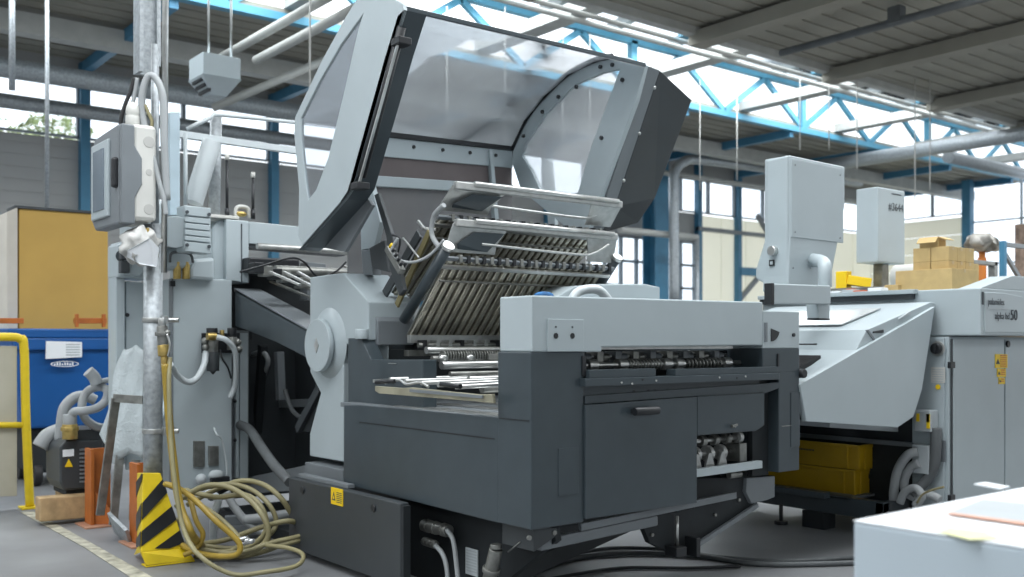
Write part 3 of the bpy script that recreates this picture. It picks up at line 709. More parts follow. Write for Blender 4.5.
# small things behind the front cover on the machine top
P(MB().box(3.25,3.65,3.5,3.9,1.10,1.235), 'rear_cover', LG, .006)
P(MB().pY([(556,297),(575,286),(600,284),(645,284),(660,287),(660,310),(556,310)], 3.75, .3), 'rear_top_cover', LG, .006)
mb = MB(); pts = [W(p,q,Y=3.4) for p,q in ((572,300),(578,292),(590,289),(600,291),(608,300))]; mb.tube(pts, .022, 12)
P(mb, 'corrugated_hose', WG, 0)
tag(MB().ball(W(544,296,Y=3.35), .045, 12, (1.3,.5,.45)).build('blue_cloth', mat('blue_cloth', (.02,.12,.30), .8, noise=.5, nscale=30), bev=0), 'small crumpled blue cloth lying behind the white front cover', 'cloth')

# ================================================================ FEEDER UNIT (left, behind)
fd = thing('feeder_unit', (2.3, 6.1, 0), 'pale grey feeder unit with tall cabinet and sloping dark guard, left of the folding machine', 'feeder')
def Q(mb, name, m, bev=.003, parent=None, l=None):
    o = mb.build(name, m, parent or fd, bev)
    if l: o['label'] = l
    return o
cbn = Q(MB().pY([(173,278.3),(232,279.5),(232,487),(173,490)], 5.8, .22), 'cabinet', LG, .006)
Q(MB().pY([(171.8,278.5),(173.2,278.5),(173.2,490),(171.8,490)], 5.795, .05), 'door_gap', MG, 0)
a = W(172,283,Y=5.79); Q(MB().box(a.x-.012,a.x+.015,5.775,5.80,a.z-.02,a.z+.012), 'door_hinge', BK, .002)
Q(MB().pY([(232,330),(249,331),(249,484),(232,487)], 5.9, .5), 'cabinet_strip', MG, .004)
cp = Q(MB().pY([(236,335),(239,335),(239,478),(236,478)], 5.86, .03), 'vertical_pipe', LG, .002)
Q(MB().pY([(240,333),(248,333),(248,480),(240,482)], 5.87, .1), 'edge_post', LG, .003)
for py in (401,440): a = W(235,py,Y=5.86); Q(MB().ball(a, .012, 8), 'bolt', BK, 0)
# sockets low on the cabinet
for (x0,y0,x1,y1) in ((194,441,205,467),(209,446,219,466)):
    Q(MB().pY([(x0,y0),(x1,y0),(x1,y1),(x0,y1)], 5.785, .02), 'vent_grille', SD, .003, cbn)
for px, py, sx in ((201,479,1),(216,475,1.4)):
    a = W(px,py,Y=5.76); Q(MB().ball(a, .035, 12, (sx,.7,.9)), 'plug_cap', WG, 0, cbn)
a = W(219,479,Y=5.74); Q(MB().box(a.x-.05,a.x+.06,5.72,5.76,a.z-.015,a.z+.012), 'socket_tray', BK, .003, cbn)
Q(MB().tube([W(214,428,Y=5.78),W(217,435,Y=5.74),W(222,440,Y=5.76),W(226,460,Y=5.77),W(227,476,Y=5.77)], .006), 'thin_cable', RW, 0)
# upper column, rounded duct, cross beam
Q(MB().pY([(226,219),(249,221),(249,283),(226,280)], 5.8, .4), 'upper_column', LG, .006)
Q(MB().pY([(213,228),(218,220),(226,219),(226,281),(213,281)], 5.84, .36), 'upper_column_side', LG, .012)
Q(MB().box(2.49,2.497,5.797,5.80,1.46,1.82), 'column_seam', INK, 0)
Q(MB().pY([(190,279),(190,268),(194,259),(215,257),(215,281)], 5.75, .35), 'gearbox_cover', LG, .02)
Q(MB().pY([(160,246),(185,248),(196,256),(190,268),(168,270),(160,262)], 5.72, .3), 'gearbox_neck', LG, .02)
Q(MB().pY([(249,221.5),(345,231),(345,252),(335,252),(249,243.5)], 5.82, .14), 'cross_beam', LG, .004)
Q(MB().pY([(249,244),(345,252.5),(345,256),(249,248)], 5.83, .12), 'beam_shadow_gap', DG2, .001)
Q(MB().box(2.2,2.5,5.85,6.1,1.83,1.86).box(2.30,2.48,5.8,5.9,1.845,1.865), 'top_plate', PLB, .004)
mb = MB(); mb.tube([W(236,218,Y=5.85),W(236,209,Y=5.85),W(241,206.5,Y=5.85),W(248,209,Y=5.85),W(250,218,Y=5.85)], .012, 10)
Q(mb, 'white_ring', PLB, 0); a = W(241,214,Y=5.85)
Q(MB().ball(a, .03, 12, (1.3,1,.6)), 'amber_cap', BR, 0)
for (px,y0,y1,i) in ((227,160,218,0),(253,178,219,1)):
    a = W(px,y0,Y=5.82); b = W(px,y1,Y=5.82); o = Q(MB().cyl(a, b, .009, 10), 'aerial', BK, 0)
    MB().cyl(a, a+Vector((0,0,.035)), .013, 10).build('aerial_tip', PLB, o, 0)
    MB().cyl(b+Vector((0,0,.06)), b, .014, 10).build('aerial_base', BK, o, 0)
Q(MB().cyl(W(177,262,Y=5.74), W(177,279,Y=5.74), .022, 12).cyl(W(186,262,Y=5.74), W(186,279,Y=5.74), .022, 12), 'brass_fitting', BR, .001)
Q(MB().tube([W(170,262,Y=5.7),W(171,254,Y=5.68),W(178,252,Y=5.66),W(190,254,Y=5.66),W(193,262,Y=5.7)], .008), 'thin_cable', RD, 0)
# ribbed motor
mo = Q(MB().pY([(184,205),(211,208),(211,254),(184,251)], 5.52, .12), 'motor_block', LG, .006)
for (p,q) in ((.0,.215),(.235,.36),(.375,.5),(.515,.64),(.655,.76),(.78,1)):
    y0 = 205+46*p; y1 = 205+46*q; MB().pY([(185,y0+.7),(210.5,y0+3.2),(210.5,y1+2.8),(185,y1)], 5.505, .02).build('front_rib', LG, mo, .003)
for px,py in ((187,212),(209,214.5),(187,245),(209,246.5)): a = W(px,py,Y=5.5); MB().cyl(a, a+Vector((0,-.006,0)), .010, 10).build('bolt', INK, mo, 0)
MB().box(1.78,1.98,5.60,5.86,1.66,1.9).build('motor_rear', LG, mo, .03)
MB().cyl(W(175,232,Y=5.55), W(175,232,Y=5.8), .09, 20).build('motor_flange', LG, mo, .004)
# feed table with slats and rollers between cabinet and big machine
Q(MB().pY([(231,282),(252,284),(252,340),(231,336)], 6.03, .03), 'inner_panel', VD, 0)  # black sheet put in as the shade between cabinet and guard
Q(MB().pX([(235,289),(251,298),(310,331),(318,350),(307,358),(276,342),(251,332),(235,326)], 2.46, .03), 'side_guard', DG, .004)
a = W(234,288,X=2.46); b = W(312,331,X=2.46)
Q(MB().hexa([a+Vector((0,0,-.02)), a+Vector((.17,0,-.02)), b+Vector((.17,0,-.02)), b+Vector((0,0,-.02)), a, a+Vector((.17,0,0)), b+Vector((.17,0,0)), b]), 'guard_top', MG, .003)
for k in range(10):
    f = k*.085
    Q(MB().bar(a+Vector((.24+f,0,.05+.02*k)), b+Vector((.24+f,0,.09+.02*k)), .025, .012), 'feed_slat', SD, .002)
Q(MB().pY([(249,257),(300,259),(300,274),(249,272)], 5.7, .3), 'roller_cover', BK, .01)
Q(MB().pY([(307,262),(326,264),(326,300),(307,300)], 5.72, .1), 'roller_side_plate', MG, .004)
Q(MB().pY([(249,273),(310,276),(310,320),(249,320)], 6.05, .05), 'inner_panel', VD, 0)
Q(MB().cyl((2.55,5.45,1.52),(3.4,5.45,1.52),.03,14), 'feed_roller', SD, 0)
Q(MB().cyl((2.55,5.7,1.68),(3.4,5.7,1.68),.02,14), 'feed_roller', AL, 0)
for k in range(6):
    p = W(258+9*k,268+3*k,Y=5.3); Q(MB().box(p.x-.03,p.x+.03,5.28,5.36,p.z-.03,p.z+.03), 'suction_block', SD if k % 2 else BK, .004)
Q(MB().tube([W(240,272,Y=5.2),W(262,266,Y=5.2),W(290,258,Y=5.2),W(304,262,Y=5.2),W(318,277,Y=5.2),W(335,272,Y=5.2),W(346,262,Y=5.2)], .006), 'thin_cable', BK, 0)
for k in range(3): Q(MB().bar(W(270+14*k,272,Y=5.25), W(300+14*k,285+2*k,Y=5.0), .02, .012), 'feed_slat', AL, .001)
# dark underside with rails
Q(MB().box(3.0,3.05,4.6,6.2,.1,1.2), 'inner_panel', DG2, .003)
Q(MB().box(2.42,3.0,6.1,6.15,.1,1.3), 'inner_panel', DG2, .003)
Q(MB().bar(W(250,405,X=2.9), W(330,402,X=2.9), .04, .05), 'inner_rail', MG, .003)
Q(MB().pX([(245,478),(302,466),(345,458),(345,472),(305,490),(245,494)], 2.6, .1), 'lower_beam', MG, .003)
Q(MB().bar(W(298,430,X=2.62), W(320,388,X=2.62), .05, .03, up=(1,0,0)), 'diagonal_arm', DG2, .003)
Q(MB().pX([(300,431),(318,392),(323,408),(310,432)], 2.63, .04), 'diagonal_plate', VD, .002)
Q(MB().bar(W(263,345,X=2.7), W(255,460,X=2.75), .05, .05, up=(0,1,0)), 'upright', VD, .003)
Q(MB().bar(W(279,352,X=2.8), W(281,400,X=2.8), .05, .05, up=(0,1,0)), 'upright', MG, .003)
Q(MB().tube([W(250,356,X=2.7),W(262,352,X=2.7),W(268,362,X=2.72),W(262,380,X=2.75)], .016), 'vacuum_hose', RG, 0)
Q(MB().tube([W(285,390,X=2.75),W(291,408,X=2.75),W(300,417,X=2.72),W(310,418,X=2.7)], .014), 'vacuum_hose', RD, 0)
Q(MB().tube([W(240,425,Y=5.84),W(250,430,X=2.5),W(262,448,X=2.42),W(275,466,X=2.38),W(290,482,X=2.36)], .028, 12), 'vacuum_hose', RD, 0)
# left support column and back frame
Q(MB().pY([(118,244),(130,242),(130,272),(150,275),(150,280),(118,277)], 5.95, .2), 'head_box', LG, .01)
Q(MB().pY([(126,240),(135,240),(150,250),(150,268),(140,276),(126,274)], 5.9, .3), 'head_box', LG, .01)
Q(MB().pY([(116,275),(125,275),(125,465),(116,465)], 6.0, .15), 'support_post', LG, .006)
Q(MB().pY([(126,281),(146,283),(146,470),(126,470)], 6.02, .03), 'support_panel', LG, .006)
Q(MB().cyl(W(122,256,Y=5.93), W(122,256,Y=5.96), .035, 16), 'round_socket', DG, .002)
for k in range(2): a = W(124,253+13*k,Y=5.88); Q(MB().box(a.x-.02,a.x+.03,5.87,5.92,a.z-.04,a.z+.03), 'socket', DG2, .004)
a = W(127,315,Y=6.015); Q(MB().cyl(a, a+Vector((0,-.01,0)), .012, 10), 'bolt', BK, 0)
# tall posts and slanting duct above the feeder
tag(MB().pY([(170,112),(180,112),(180,215),(170,215)], 5.75, .05).build('cable_channel', mat('pale_blue_metal', (.42,.52,.58), .4, .3), bev=.002), 'pale blue upright cable channel standing behind the galvanised pole', 'channel')
a = W(212,142,Y=5.9); b = W(193,203,Y=5.9)
tag(MB().cyl(a, b, .058, 20).build('slanting_duct', WG, bev=.002), 'thick white tube slanting down onto the ribbed motor', 'duct')
tag(MB().cyl(W(216,116,Y=6.0), W(214,222,Y=6.0), .036, 18).build('spiral_duct', GV, bev=0), 'upright galvanised duct behind the slanting white tube', 'duct')
tag(MB().pY([(172,129),(300,148),(300,154),(172,136)], 5.95, .04).build('overhead_rail', WG, bev=.002), 'flat white overhead rail crossing behind the slanting tube', 'rail')
tag(MB().tube([W(187,129,Y=5.7),W(212,117,Y=5.7),W(222,115,Y=5.7),W(300,123,Y=5.7)], .012, 8, 2).build('bent_rod', WG, bev=0), 'thin bent white rod above the flat overhead rail', 'rod')
tag(MB().cyl(W(185.5,133,Y=5.8), W(185.5,205,Y=5.8), .012, 10).build('support_rod', WG, bev=0), 'slim upright white rod left of the slanting tube', 'rod')

# ================================================================ POLE, CONTROL BOX, GUARD
PX, PY = 1.735, 5.14
tag(MB().cyl((PX,PY,.0),(PX,PY,1.70),.047,24).cyl((PX+.01,PY,1.70),(PX+.01,PY,2.62),.020,16).build('galvanised_pole', GV, bev=0), 'galvanised pole rising from the yellow striped guard', 'pole')
a = W(133,0,Y=5.3); 
tag(MB().box(1.70,1.72,5.24,5.34,2.5,ZC).box(1.72,1.80,5.30,5.33,2.5,ZC).box(1.80,1.82,5.27,5.32,2.55,ZC).build('cable_channel', GV, bev=0), 'wide galvanised cable channel hanging from the roof above the control box', 'channel')
a = W(168,205,Y=5.05)
tag(MB().cyl((a.x-.02,5.05,1.45), (a.x,5.05,ZC), .015, 14).build('drop_pipe', ST, bev=0), 'slim steel pipe dropping from the roof just right of the galvanised pole', 'pipe')
for (py,lb) in ((320,'upper of two small steel clamps around the galvanised pole'),(431,'lower of two small steel clamps around the galvanised pole')):
    z = W(152,py,d=5.1).z; t = thing('pole_clamp', (PX,PY,z), lb, 'clamp')
    MB().cyl((PX,PY,z-.012),(PX,PY,z+.012),.054,24).build('band', ST, t, .001)
    MB().cyl((PX+.04,PY-.05,z),(PX+.10,PY-.09,z),.013,12).box(PX+.03,PY and PX+.05,PY-.08,PY-.03,z-.02,z+.02).build('bolt', ST, t, .001)
# control box
cb = thing('control_box', (1.66,5.3,1.72), 'grey and beige electrical control box mounted on the galvanised pole', 'control box')
x0,x1 = 1.575,1.715; y0,y1 = 5.02,5.50
rt = [(110,130),(123,128.5),(151,133),(153,225),(126,230),(111,225)]
z1 = W(123,124,X=x0+.0).z; z1 = 2.18; z0 = 1.70
MB().box(x0+.02,x1,y0,y1-.15,z0,z1).build('housing', PLB, cb, .02)
# grey front shell with stepped edge facing left
sh = MB(); prof_ = [(y0+.03,z1-.005),(y1-.05,z1-.02),(y1+.0,z1-.09),(y1+.0,z0+.03),(y1-.06,z0-.02),(y0+.03,z0-.02)]
sh.prism([(x0-.04,y,z) for y,z in prof_], (.075,0,0)); so = sh.build('grey_shell', MG, cb, .012)
p = [W(123,124,Y=y0-.004),W(123,146,Y=y0-.004),W(134,158,Y=y0-.004),W(134,186,Y=y0-.004),W(125,201,Y=y0-.004),W(125,228,Y=y0-.004)]
dxx = 1.60
stp = [(x0-.035,z1-.01),(x0+.028,z1-.01),(x0+.028,z1-.11),(x0+.065,z1-.17),(x0+.065,z1-.30),(x0+.03,z1-.37),(x0+.03,z0-.018),(x0-.035,z0-.018)]
MB().prism([(x,y0-.006,z) for x,z in stp], (0,.03,0)).build('stepped_edge', MG, cb, .006)
MB().box(x0-.055,x0-.035,y0+.16,y1-.04,z0+.03,z1-.06).build('door_panel', LG, cb, .008)
MB().box(x0-.060,x0-.054,y0+.21,y1-.09,z0+.07,z1-.10).build('door_window', mat('door_window', (.16,.2,.24), .25), cb, .004)
MB().box(x0-.065,x0-.03,y0+.035,y0+.075,z0+.16,z0+.31).build('door_handle', BK, cb, .012)
for (dz,r) in ((.395,.028),(.245,.016),(.06,.026)):
    c = Vector((x0+.10,y0-.002,z0+dz)); mb = MB(); mb.cyl(c, c+Vector((0,.004,0)), r, 20); o = mb.build('knockout_ring', mat('ring%d' % (dz*100), (.45,.45,.43), .5), cb, .001)
mb = MB(); mb.cyl((1.62,5.1,z1),(1.62,5.1,z1+.05),.035,14).ball((1.62,5.1,z1+.07),.035,12,(1,1,1.5)); mb.build('cable_gland', PLB, cb, .002)
for (pts,m_,r,lb) in (([(121,132),(121,120),(125,105),(131,90),(134,78)],RING,.010,'black cable leaving the top of the control box toward the hanging channel'),
                  ([(127,132),(129,115),(134,98),(137,78)],RG,.010,'grey cable beside the black one above the control box'),
                  ([(146,132),(142,110),(143,90),(149,76),(157,80),(163,98),(164,140),(167,200)],RG,.018,'thick grey cable looping over between control box and steel drop pipe'),
                  ([(150,133),(152,122),(148,112),(145,105)],RBH,.009,'thin beige cable curling behind the top of the control box')):
    tag(MB().tube([W(x,y,d=5.02) for x,y in pts], r, 10).build('power_cable', m_, bev=0), lb, 'cable')
tag(MB().tube([W(152,152,d=5.0),W(156,168,d=5.0),W(160,185,d=5.0),W(164,200,d=5.0),W(166,215,d=5.0)], .012, 10).build('power_cable', RG, bev=0), 'grey cable slanting down from the side of the control box to the drop pipe', 'cable')
# wrapped bundle under the control box
mb = MB(); mb.ball(W(140,246,d=5.0), .095, 24, (1,.9,1.0))
for v in mb.b.verts:
    v.co += Vector((math.sin(v.co.z*90+v.co.x*70), math.cos(v.co.z*60-v.co.x*90), math.sin(v.co.x*120)))*.014
tag(mb.build('wrapped_bundle', mat('crumpled_film', (.52,.52,.50), .5, noise=.3, nscale=12), bev=0), 'crumpled pale plastic wrapped bundle hanging under the control box', 'bundle')
mb = MB(); q = [W(128,250,d=4.9),W(150,238,d=4.9),W(159,248,d=4.92),W(157,267,d=4.95),W(140,264,d=4.93),W(127,257,d=4.95)]
mb.prism(q, (0,.006,0)); tag(mb.build('paper_sheet', PW, bev=0), 'white creased paper tucked in front of the wrapped bundle', 'paper')
tag(MB().cyl(W(148,228,d=5.0), W(147,238,d=5.0), .012, 10).build('pipe_fitting', BR, bev=.001), 'small brass fitting between control box and wrapped bundle', 'fitting')
# guard
gd = thing('pole_guard', (1.74,5.08,0), 'yellow steel pole guard with black diagonal stripes on the floor', 'pole guard')
gx, gy = 1.69, 4.93
def gtop(u, w):  # right face corners
    return None
TL = Vector((gx-.035, 4.98, .50)); TR = Vector((gx+.10, 4.98, .50)); BLc = Vector((gx-.09, 4.90, .10)); BRc = Vector((gx+.215, 4.90, .10))
TL = W(143,473,d=4.98); TR = W(160.5,473,d=5.03); BLc = W(141,552,d=4.86); BRc = W(186,548,d=5.02)
TLb = W(137,473,d=5.2); BLb = W(137,548,d=5.12)
n1_ = Vector((0,.012,0))
fr = MB().prism([TL,TR,BRc,BLc], n1_); fo = fr.build('front_plate', YL, gd, .003)
sd = MB().prism([TLb,TL,BLc,BLb], (.012,.004,0)); so = sd.build('side_plate', YL, gd, .003)
def onf(u, v): return TL.lerp(TR,u).lerp(BLc.lerp(BRc,u), v)+Vector((0,-.004,0))
def ons(u, v): return TLb.lerp(TL,u).lerp(BLb.lerp(BLc,u), v)+Vector((-.004,-.002,0))
sm = MB()
for (a0,a1,b0,b1) in ((.38,.60,.08,.26),(.74,.93,.44,.62)):
    sm.prism([onf(0,a0),onf(1,b0),onf(1,b1),onf(0,a1)], (0,.002,0))
sm.prism([onf(.30,.97),onf(1,.76),onf(1,.93),onf(.62,.985)], (0,.002,0))
sm.build('black_stripe', BK, fo, 0)
s2 = MB()
for (a0,a1,b0,b1) in ((.12,.32,.0,.08),(.56,.78,.38,.60),(.88,.99,.74,.93)):
    s2.prism([ons(0,a0),ons(1,b0),ons(1,b1),ons(0,a1)], (-.002,0,0))
s2.build('black_stripe', BK, so, 0)
F1 = W(146,566,Z=.01); F2 = W(195,560,Z=.01); bk = Vector((0,.16,0))
MB().prism([BLc,BRc,Vector((F2.x,F2.y,.012)),Vector((F1.x,F1.y,.012))], (0,.012,0)).build('skirt', YL, gd, .003)
MB().prism([F1,F2,F2+Vector((-.02,.07,0)),F1+Vector((0.0,.07,0))], (0,0,-.008)).build('foot_flange', YL, gd, .002)
MB().prism([BLb,BLc,Vector((F1.x,F1.y,.012)),W(146,562,Z=.012),W(139,546,d=4.9),W(134,555,Z=.01)], (.004,.01,0)).build('side_skirt', YL, gd, .002)
for p in (W(156,563,Z=.014), W(188,559,Z=.014)): MB().cyl(p, p+Vector((0,0,.008)), .012, 8).build('floor_bolt', ST, gd, 0)

# ================================================================ orange uprights, frames, wrap
def upright(px0, px1, py0, pyf, d, lb, hgt):
    a = W(px0, pyf, Z=0); b = a+Vector(((px1-px0)/F*a.dot(Vector((cA,sA,0))),0,0))
    t = thing('orange_upright', (a.x, a.y, 0), lb, 'rack foot'); w = (b-a).length
    MB().box(a.x,a.x+.02,a.y,a.y+.13,0.01,hgt).build('side_face', OR, t, .002)
    MB().box(a.x+.02,a.x+w,a.y+.06,a.y+.075,0.01,hgt).build('web', OR, t, .002)
    MB().box(a.x-.05,a.x+w*1.05,a.y-.07,a.y+.16,0,.010).build('base_plate', mat('worn_orange', (.42,.22,.14), .6, noise=.3), t, .002)
    MB().prism([(a.x+.02,a.y+.02,.01),(a.x+w*1.0,a.y-.05,.01),(a.x+w,a.y-.05,.06),(a.x+.02,a.y+.02,.22)], (0,.008,0)).build('gusset', OR, t, .002)
upright(91, 113, 450, 527, 5.8, 'orange steel rack foot left of the bubble wrap, further from the guard', .46)
upright(137, 160, 462, 546, 5.3, 'orange steel rack foot half hidden behind the striped guard', .44)
def sheetbar(name, pts, w, h, m, lb, cat): 
    mb = MB()
    for p, q in pts: mb.bar(p, q, w, h, up=(0,1,0))
    return tag(mb.build(name, m, bev=.002), lb, cat)
sheetbar('leaning_frame', [(W(116,398,d=5.5),W(100,515,d=5.6)), (W(114,398,d=5.5),W(143,400,d=5.45)), (W(120,455,d=5.7),W(113,525,d=5.6)), (W(136,460,d=5.7),W(133,520,d=5.6))], .045, .02, SD, 'leaning grey steel frame in front of the bubble wrap', 'frame')
sheetbar('steel_plate', [(W(112,522,d=5.6),W(130,540,d=5.45))], .02, .14, GV, 'grey steel plate lying at the foot of the leaning frame', 'plate')
mb = MB(); rows = []
for j in range(16):
    v = j/15; y = 348+v*108
    xl = 124-24*min(1,v*1.2)-2*math.sin(v*9); xr = 144
    if j > 12: xl += (j-12)*5
    row = [mb.b.verts.new(W(xl+(xr-xl)*i/11, y+3*math.sin(i*.7), d=5.80-.10*v+.006*math.sin(i*1.1+j*.5))) for i in range(12)]
    rows.append(row)
mb.smooth = True
for a_, b_ in zip(rows, rows[1:]):
    for i in range(11): mb.face([a_[i], a_[i+1], b_[i+1], b_[i]])
bw = mb.build('bubble_wrap', mat('bubble_wrap', (.47,.53,.55), .3, bump=1., bscale=70, noise=.1, nscale=8), bev=0)
md = bw.modifiers.new('t', 'SOLIDIFY'); md.thickness = .02
tag(bw, 'pale blue bubble wrap sheet draped behind the galvanised pole', 'bubble wrap')
mb = MB(); rows = []
for j in range(12):
    v = j/11; y = 366+v*62
    row = [mb.b.verts.new(W(160+ (6-4*v)*i/3 + 1.5*math.sin(j), y, d=5.5+.03*math.sin(i+j))) for i in range(4)]
    rows.append(row)
mb.smooth = True
for a_, b_ in zip(rows, rows[1:]):
    for i in range(3): mb.face([a_[i], a_[i+1], b_[i+1], b_[i]])
o = mb.build('plastic_sheet', mat('pale_film', (.55,.66,.72), .3), bev=0); o.modifiers.new('t', 'SOLIDIFY').thickness = .006
tag(o, 'strip of pale plastic film hanging right of the pole behind the yellow hose', 'plastic film')

# ================================================================ air regulator, hoses
ar = thing('air_regulator', W(218,350,Y=5.7), 'black and brass compressed air regulator on the front of the pale cabinet', 'regulator')
def AR(mb, n, m, b=.002): return mb.build(n, m, ar, b)
AR(MB().pY([(202,333),(240,333),(240,353),(202,353)], 5.775, .012), 'backplate', BK)
for px, y0, y1, r in ((212,337,352,.036),(232,337,350,.030)):
    AR(MB().cyl(W(px,y0,Y=5.70), W(px,y1,Y=5.70), r, 18), 'filter_body', SD)
    AR(MB().cyl(W(px,y0-9,Y=5.70), W(px,y0-1,Y=5.70), r*.9, 18), 'adjusting_knob', BK)
a = W(213,352,Y=5.70); b = W(213,371,Y=5.70); AR(MB().cyl(a,b,.036,18).cyl(b,b+Vector((0,0,-.02)),.02,12,.004), 'filter_bowl', DG2)
AR(MB().cyl(W(207,336.5,Y=5.64), W(216,336.5,Y=5.64), .022, 14), 'brass_elbow', BR)
AR(MB().cyl(W(222,330,Y=5.7), W(222,337,Y=5.7), .014, 12), 'brass_nipple', BR)
for px,py in ((205,341),(206,347),(238,342),(239,349)): AR(MB().ball(W(px,py,Y=5.69), .022, 10), 'coupling', SD, 0)
tag(MB().tube([W(217,337,Y=5.62),W(226,340,Y=5.60),W(234,349,Y=5.62),W(236,365,Y=5.66),W(235,385,Y=5.72),W(230,398,Y=5.74)], .016, 12).build('air_hose', RW, bev=0), 'pale hose curving right and down from the air regulator', 'hose')
tag(MB().tube([W(206,352,Y=5.7),W(204,365,Y=5.66),W(197,378,Y=5.62),W(188,382,Y=5.6),W(178,376,Y=5.58),W(170,364,Y=5.5)], .018, 12).build('air_hose', RW, bev=0), 'white hose sagging left from the air regulator toward the brass valve', 'hose')
tag(MB().tube([W(220,350,Y=5.7),W(222,358,Y=5.66),W(228,368,Y=5.7),W(231,378,Y=5.74)], .006, 8).build('thin_cable', BK, bev=0), 'thin black cable below the air regulator', 'cable')
bv = thing('brass_valve', W(163,340,d=4.95), 'brass and steel hose valve hanging beside the galvanised pole', 'valve')
dV = 4.95
MB().cyl(W(162,318,d=dV), W(162,326,d=dV), .020, 14).build('upper_collar', ST, bv, .002)
mb = MB(); mb.cyl(W(162,326,d=dV), W(163,345,d=dV), .026, 16); mb.cyl(W(162,332,d=dV), W(162,336,d=dV), .034, 16); mb.ball(W(167,333,d=dV), .018, 10); mb.build('valve_body', SD, bv, .002)
MB().cyl(W(163,345,d=dV), W(164,356,d=dV), .028, 16).cyl(W(164,356,d=dV), W(165,366,d=dV), .018, 14).build('brass_nut', BR, bv, .002)
MB().tube([W(167,334,d=dV-.03),W(170,345,d=dV-.03),W(168,356,d=dV-.03)], .006, 8).build('lever', ST, bv, 0)
tag(MB().tube([W(165,364,d=4.93),W(167,390,d=4.93),W(170,430,d=4.92),W(174,465,d=4.90),W(177,490,d=4.88),W(182,512,d=4.85),W(192,535,d=4.82),W(203,547,Z=.03)], .019, 12).build('yellow_hose', RBY, bev=0), 'yellow air hose hanging straight from the brass valve into the coil', 'hose')
def hose(pts, r, m, lb, d0=4.9):
    return tag(MB().tube([G(x,y,d,.02) for x,y,d in pts], r*.8, 10, 8).build('air_hose', m, bev=0), lb, 'hose')
hose([(170,358,4.95),(169,385,4.9),(171,440,4.85),(176,490,4.8),(184,530,4.75),(200,556,4.6),(232,574,4.6),(265,572,4.6),(296,566,4.7),(303,555,4.8),(288,548,4.9),(262,545,5.0)], .014, RBH, 'beige hose dropping past the guard and looping forward on the floor')
hose([(165,484,5.0),(178,488,4.95),(195,500,4.9),(215,520,4.85),(232,535,4.85),(240,545,4.85),(236,555,4.85),(215,556,4.9),(195,552,4.95),(182,545,5.0)], .018, RBY, 'yellowish hose loop leaning out of the coil nearest the guard')
hose([(182,498,5.1),(205,486,5.1),(228,487,5.1),(250,500,5.05),(265,520,5.0),(268,537,5.0),(255,550,5.0),(225,556,5.0),(198,553,5.0),(180,540,5.1),(176,518,5.1)], .018, RBH, 'beige hose loop at the front of the coil, round and upright')
hose([(187,505,5.3),(215,490,5.3),(240,481,5.25),(262,484,5.2),(280,497,5.15),(292,515,5.2),(300,530,5.3)], .017, RBH, 'beige hose arching highest over the coil toward the big machine')
hose([(190,545,5.2),(225,540,5.1),(262,527,5.1),(290,521,5.1),(300,530,5.3),(280,545,5.2),(250,555,5.1),(220,558,5.1),(195,556,5.1)], .017, RBH, 'beige hose loop stretched flat toward the grey switch box')
hose([(185,490,5.2),(215,497,5.15),(245,495,5.1),(262,508,5.05),(266,530,5.05),(250,546,5.05),(222,552,5.05),(188,548,5.1)], .017, RBH, 'beige hose loop in the middle of the coil')
hose([(190,498,5.0),(196,520,4.95),(203,535,4.95),(196,549,4.95),(184,555,4.95)], .016, RBY, 'short yellowish hose strand bending down inside the coil')
hose([(268,548,5.0),(300,540,5.1),(330,530,5.4)], .017, RBH, 'beige hose strand running right toward the switch box')
hose([(208,492,5.4),(218,500,5.35),(214,515,5.35),(213,540,5.4)], .026, RW, 'short white hose standing upright behind the coil')
hose([(245,520,5.5),(270,517,5.5),(300,512,5.6)], .035, RG, 'thick pale grey hose lying behind the coil')
hose([(226,492,5.5),(235,508,5.5),(250,525,5.5),(270,535,5.5)], .028, RG, 'grey hose running down behind the coil, right of the cabinet')
mb = MB()
for k in range(9):
    c = G(247+random.uniform(-5,5), 541+random.uniform(-3,3), 4.95, .06); mb.ball(c, .018, 8, (1.2,.8,.7))
tag(mb.build('foil_scrap', mat('foil', (.6,.62,.64), .25, .7, noise=.3, nscale=30), bev=0), 'small crumpled piece of foil among the hose loops', 'foil')

for k,(p,q,z) in enumerate((((225,512),(300,500),.10),((232,530),(300,520),.05))):
    a = W(*p,d=5.6); b = W(*q,d=5.7)
    if k == 0: MB().box(2.42,3.0,4.95,6.0,0,.07).build('dark_clutter_slab', VD, fd, .004)  # black slab added to darken the floor behind the hoses, like clutter
    MB().bar((a.x,a.y,z),(b.x,b.y,z),.06,.05).build('floor_rail', MG, fd, .003)
# ================================================================ pump, plank, container, rail at the left
pm = thing('vacuum_pump', (1.5,6.6,.13), 'black finned vacuum pump standing on the wooden beam', 'pump')
def px3(x, y, Y): return W(x, y, Y=Y)
pY = 6.5
MB().pY([(60,447),(66,440),(103,440),(103,487),(64,491),(60,482)], pY, .34).build('body', DG2, pm, .012)
MB().pY([(70,430),(103,428),(103,442),(68,445)], pY+.02, .3).build('top_cover', DG2, pm, .01)
MB().pY([(66,487),(103,484),(103,494),(66,496)], pY+.03, .3).build('base', VD, pm, .008)
for k in range(9): MB().pY([(80,449+4*k),(98,448.5+4*k),(98,450.3+4*k),(80,450.8+4*k)], pY-.012, .02).build('fin', MG, pm, .001)
MB().pY([(63,450),(74,449),(74,456),(63,457)], pY-.006, .01).build('white_label', PW, pm, 0)
tl = MB().pY([(65,467),(73,467),(69,459)], pY-.006, .008).build('warning_triangle', YS, pm, 0)
a = W(70,434,Y=pY-.02); MB().cyl(a+Vector((0,0,-.03)), a+Vector((0,0,.06)), .045, 20).cyl(a+Vector((0,0,.02)), a+Vector((0,0,.045)), .055, 8).build('brass_fitting', BR, pm, .002)
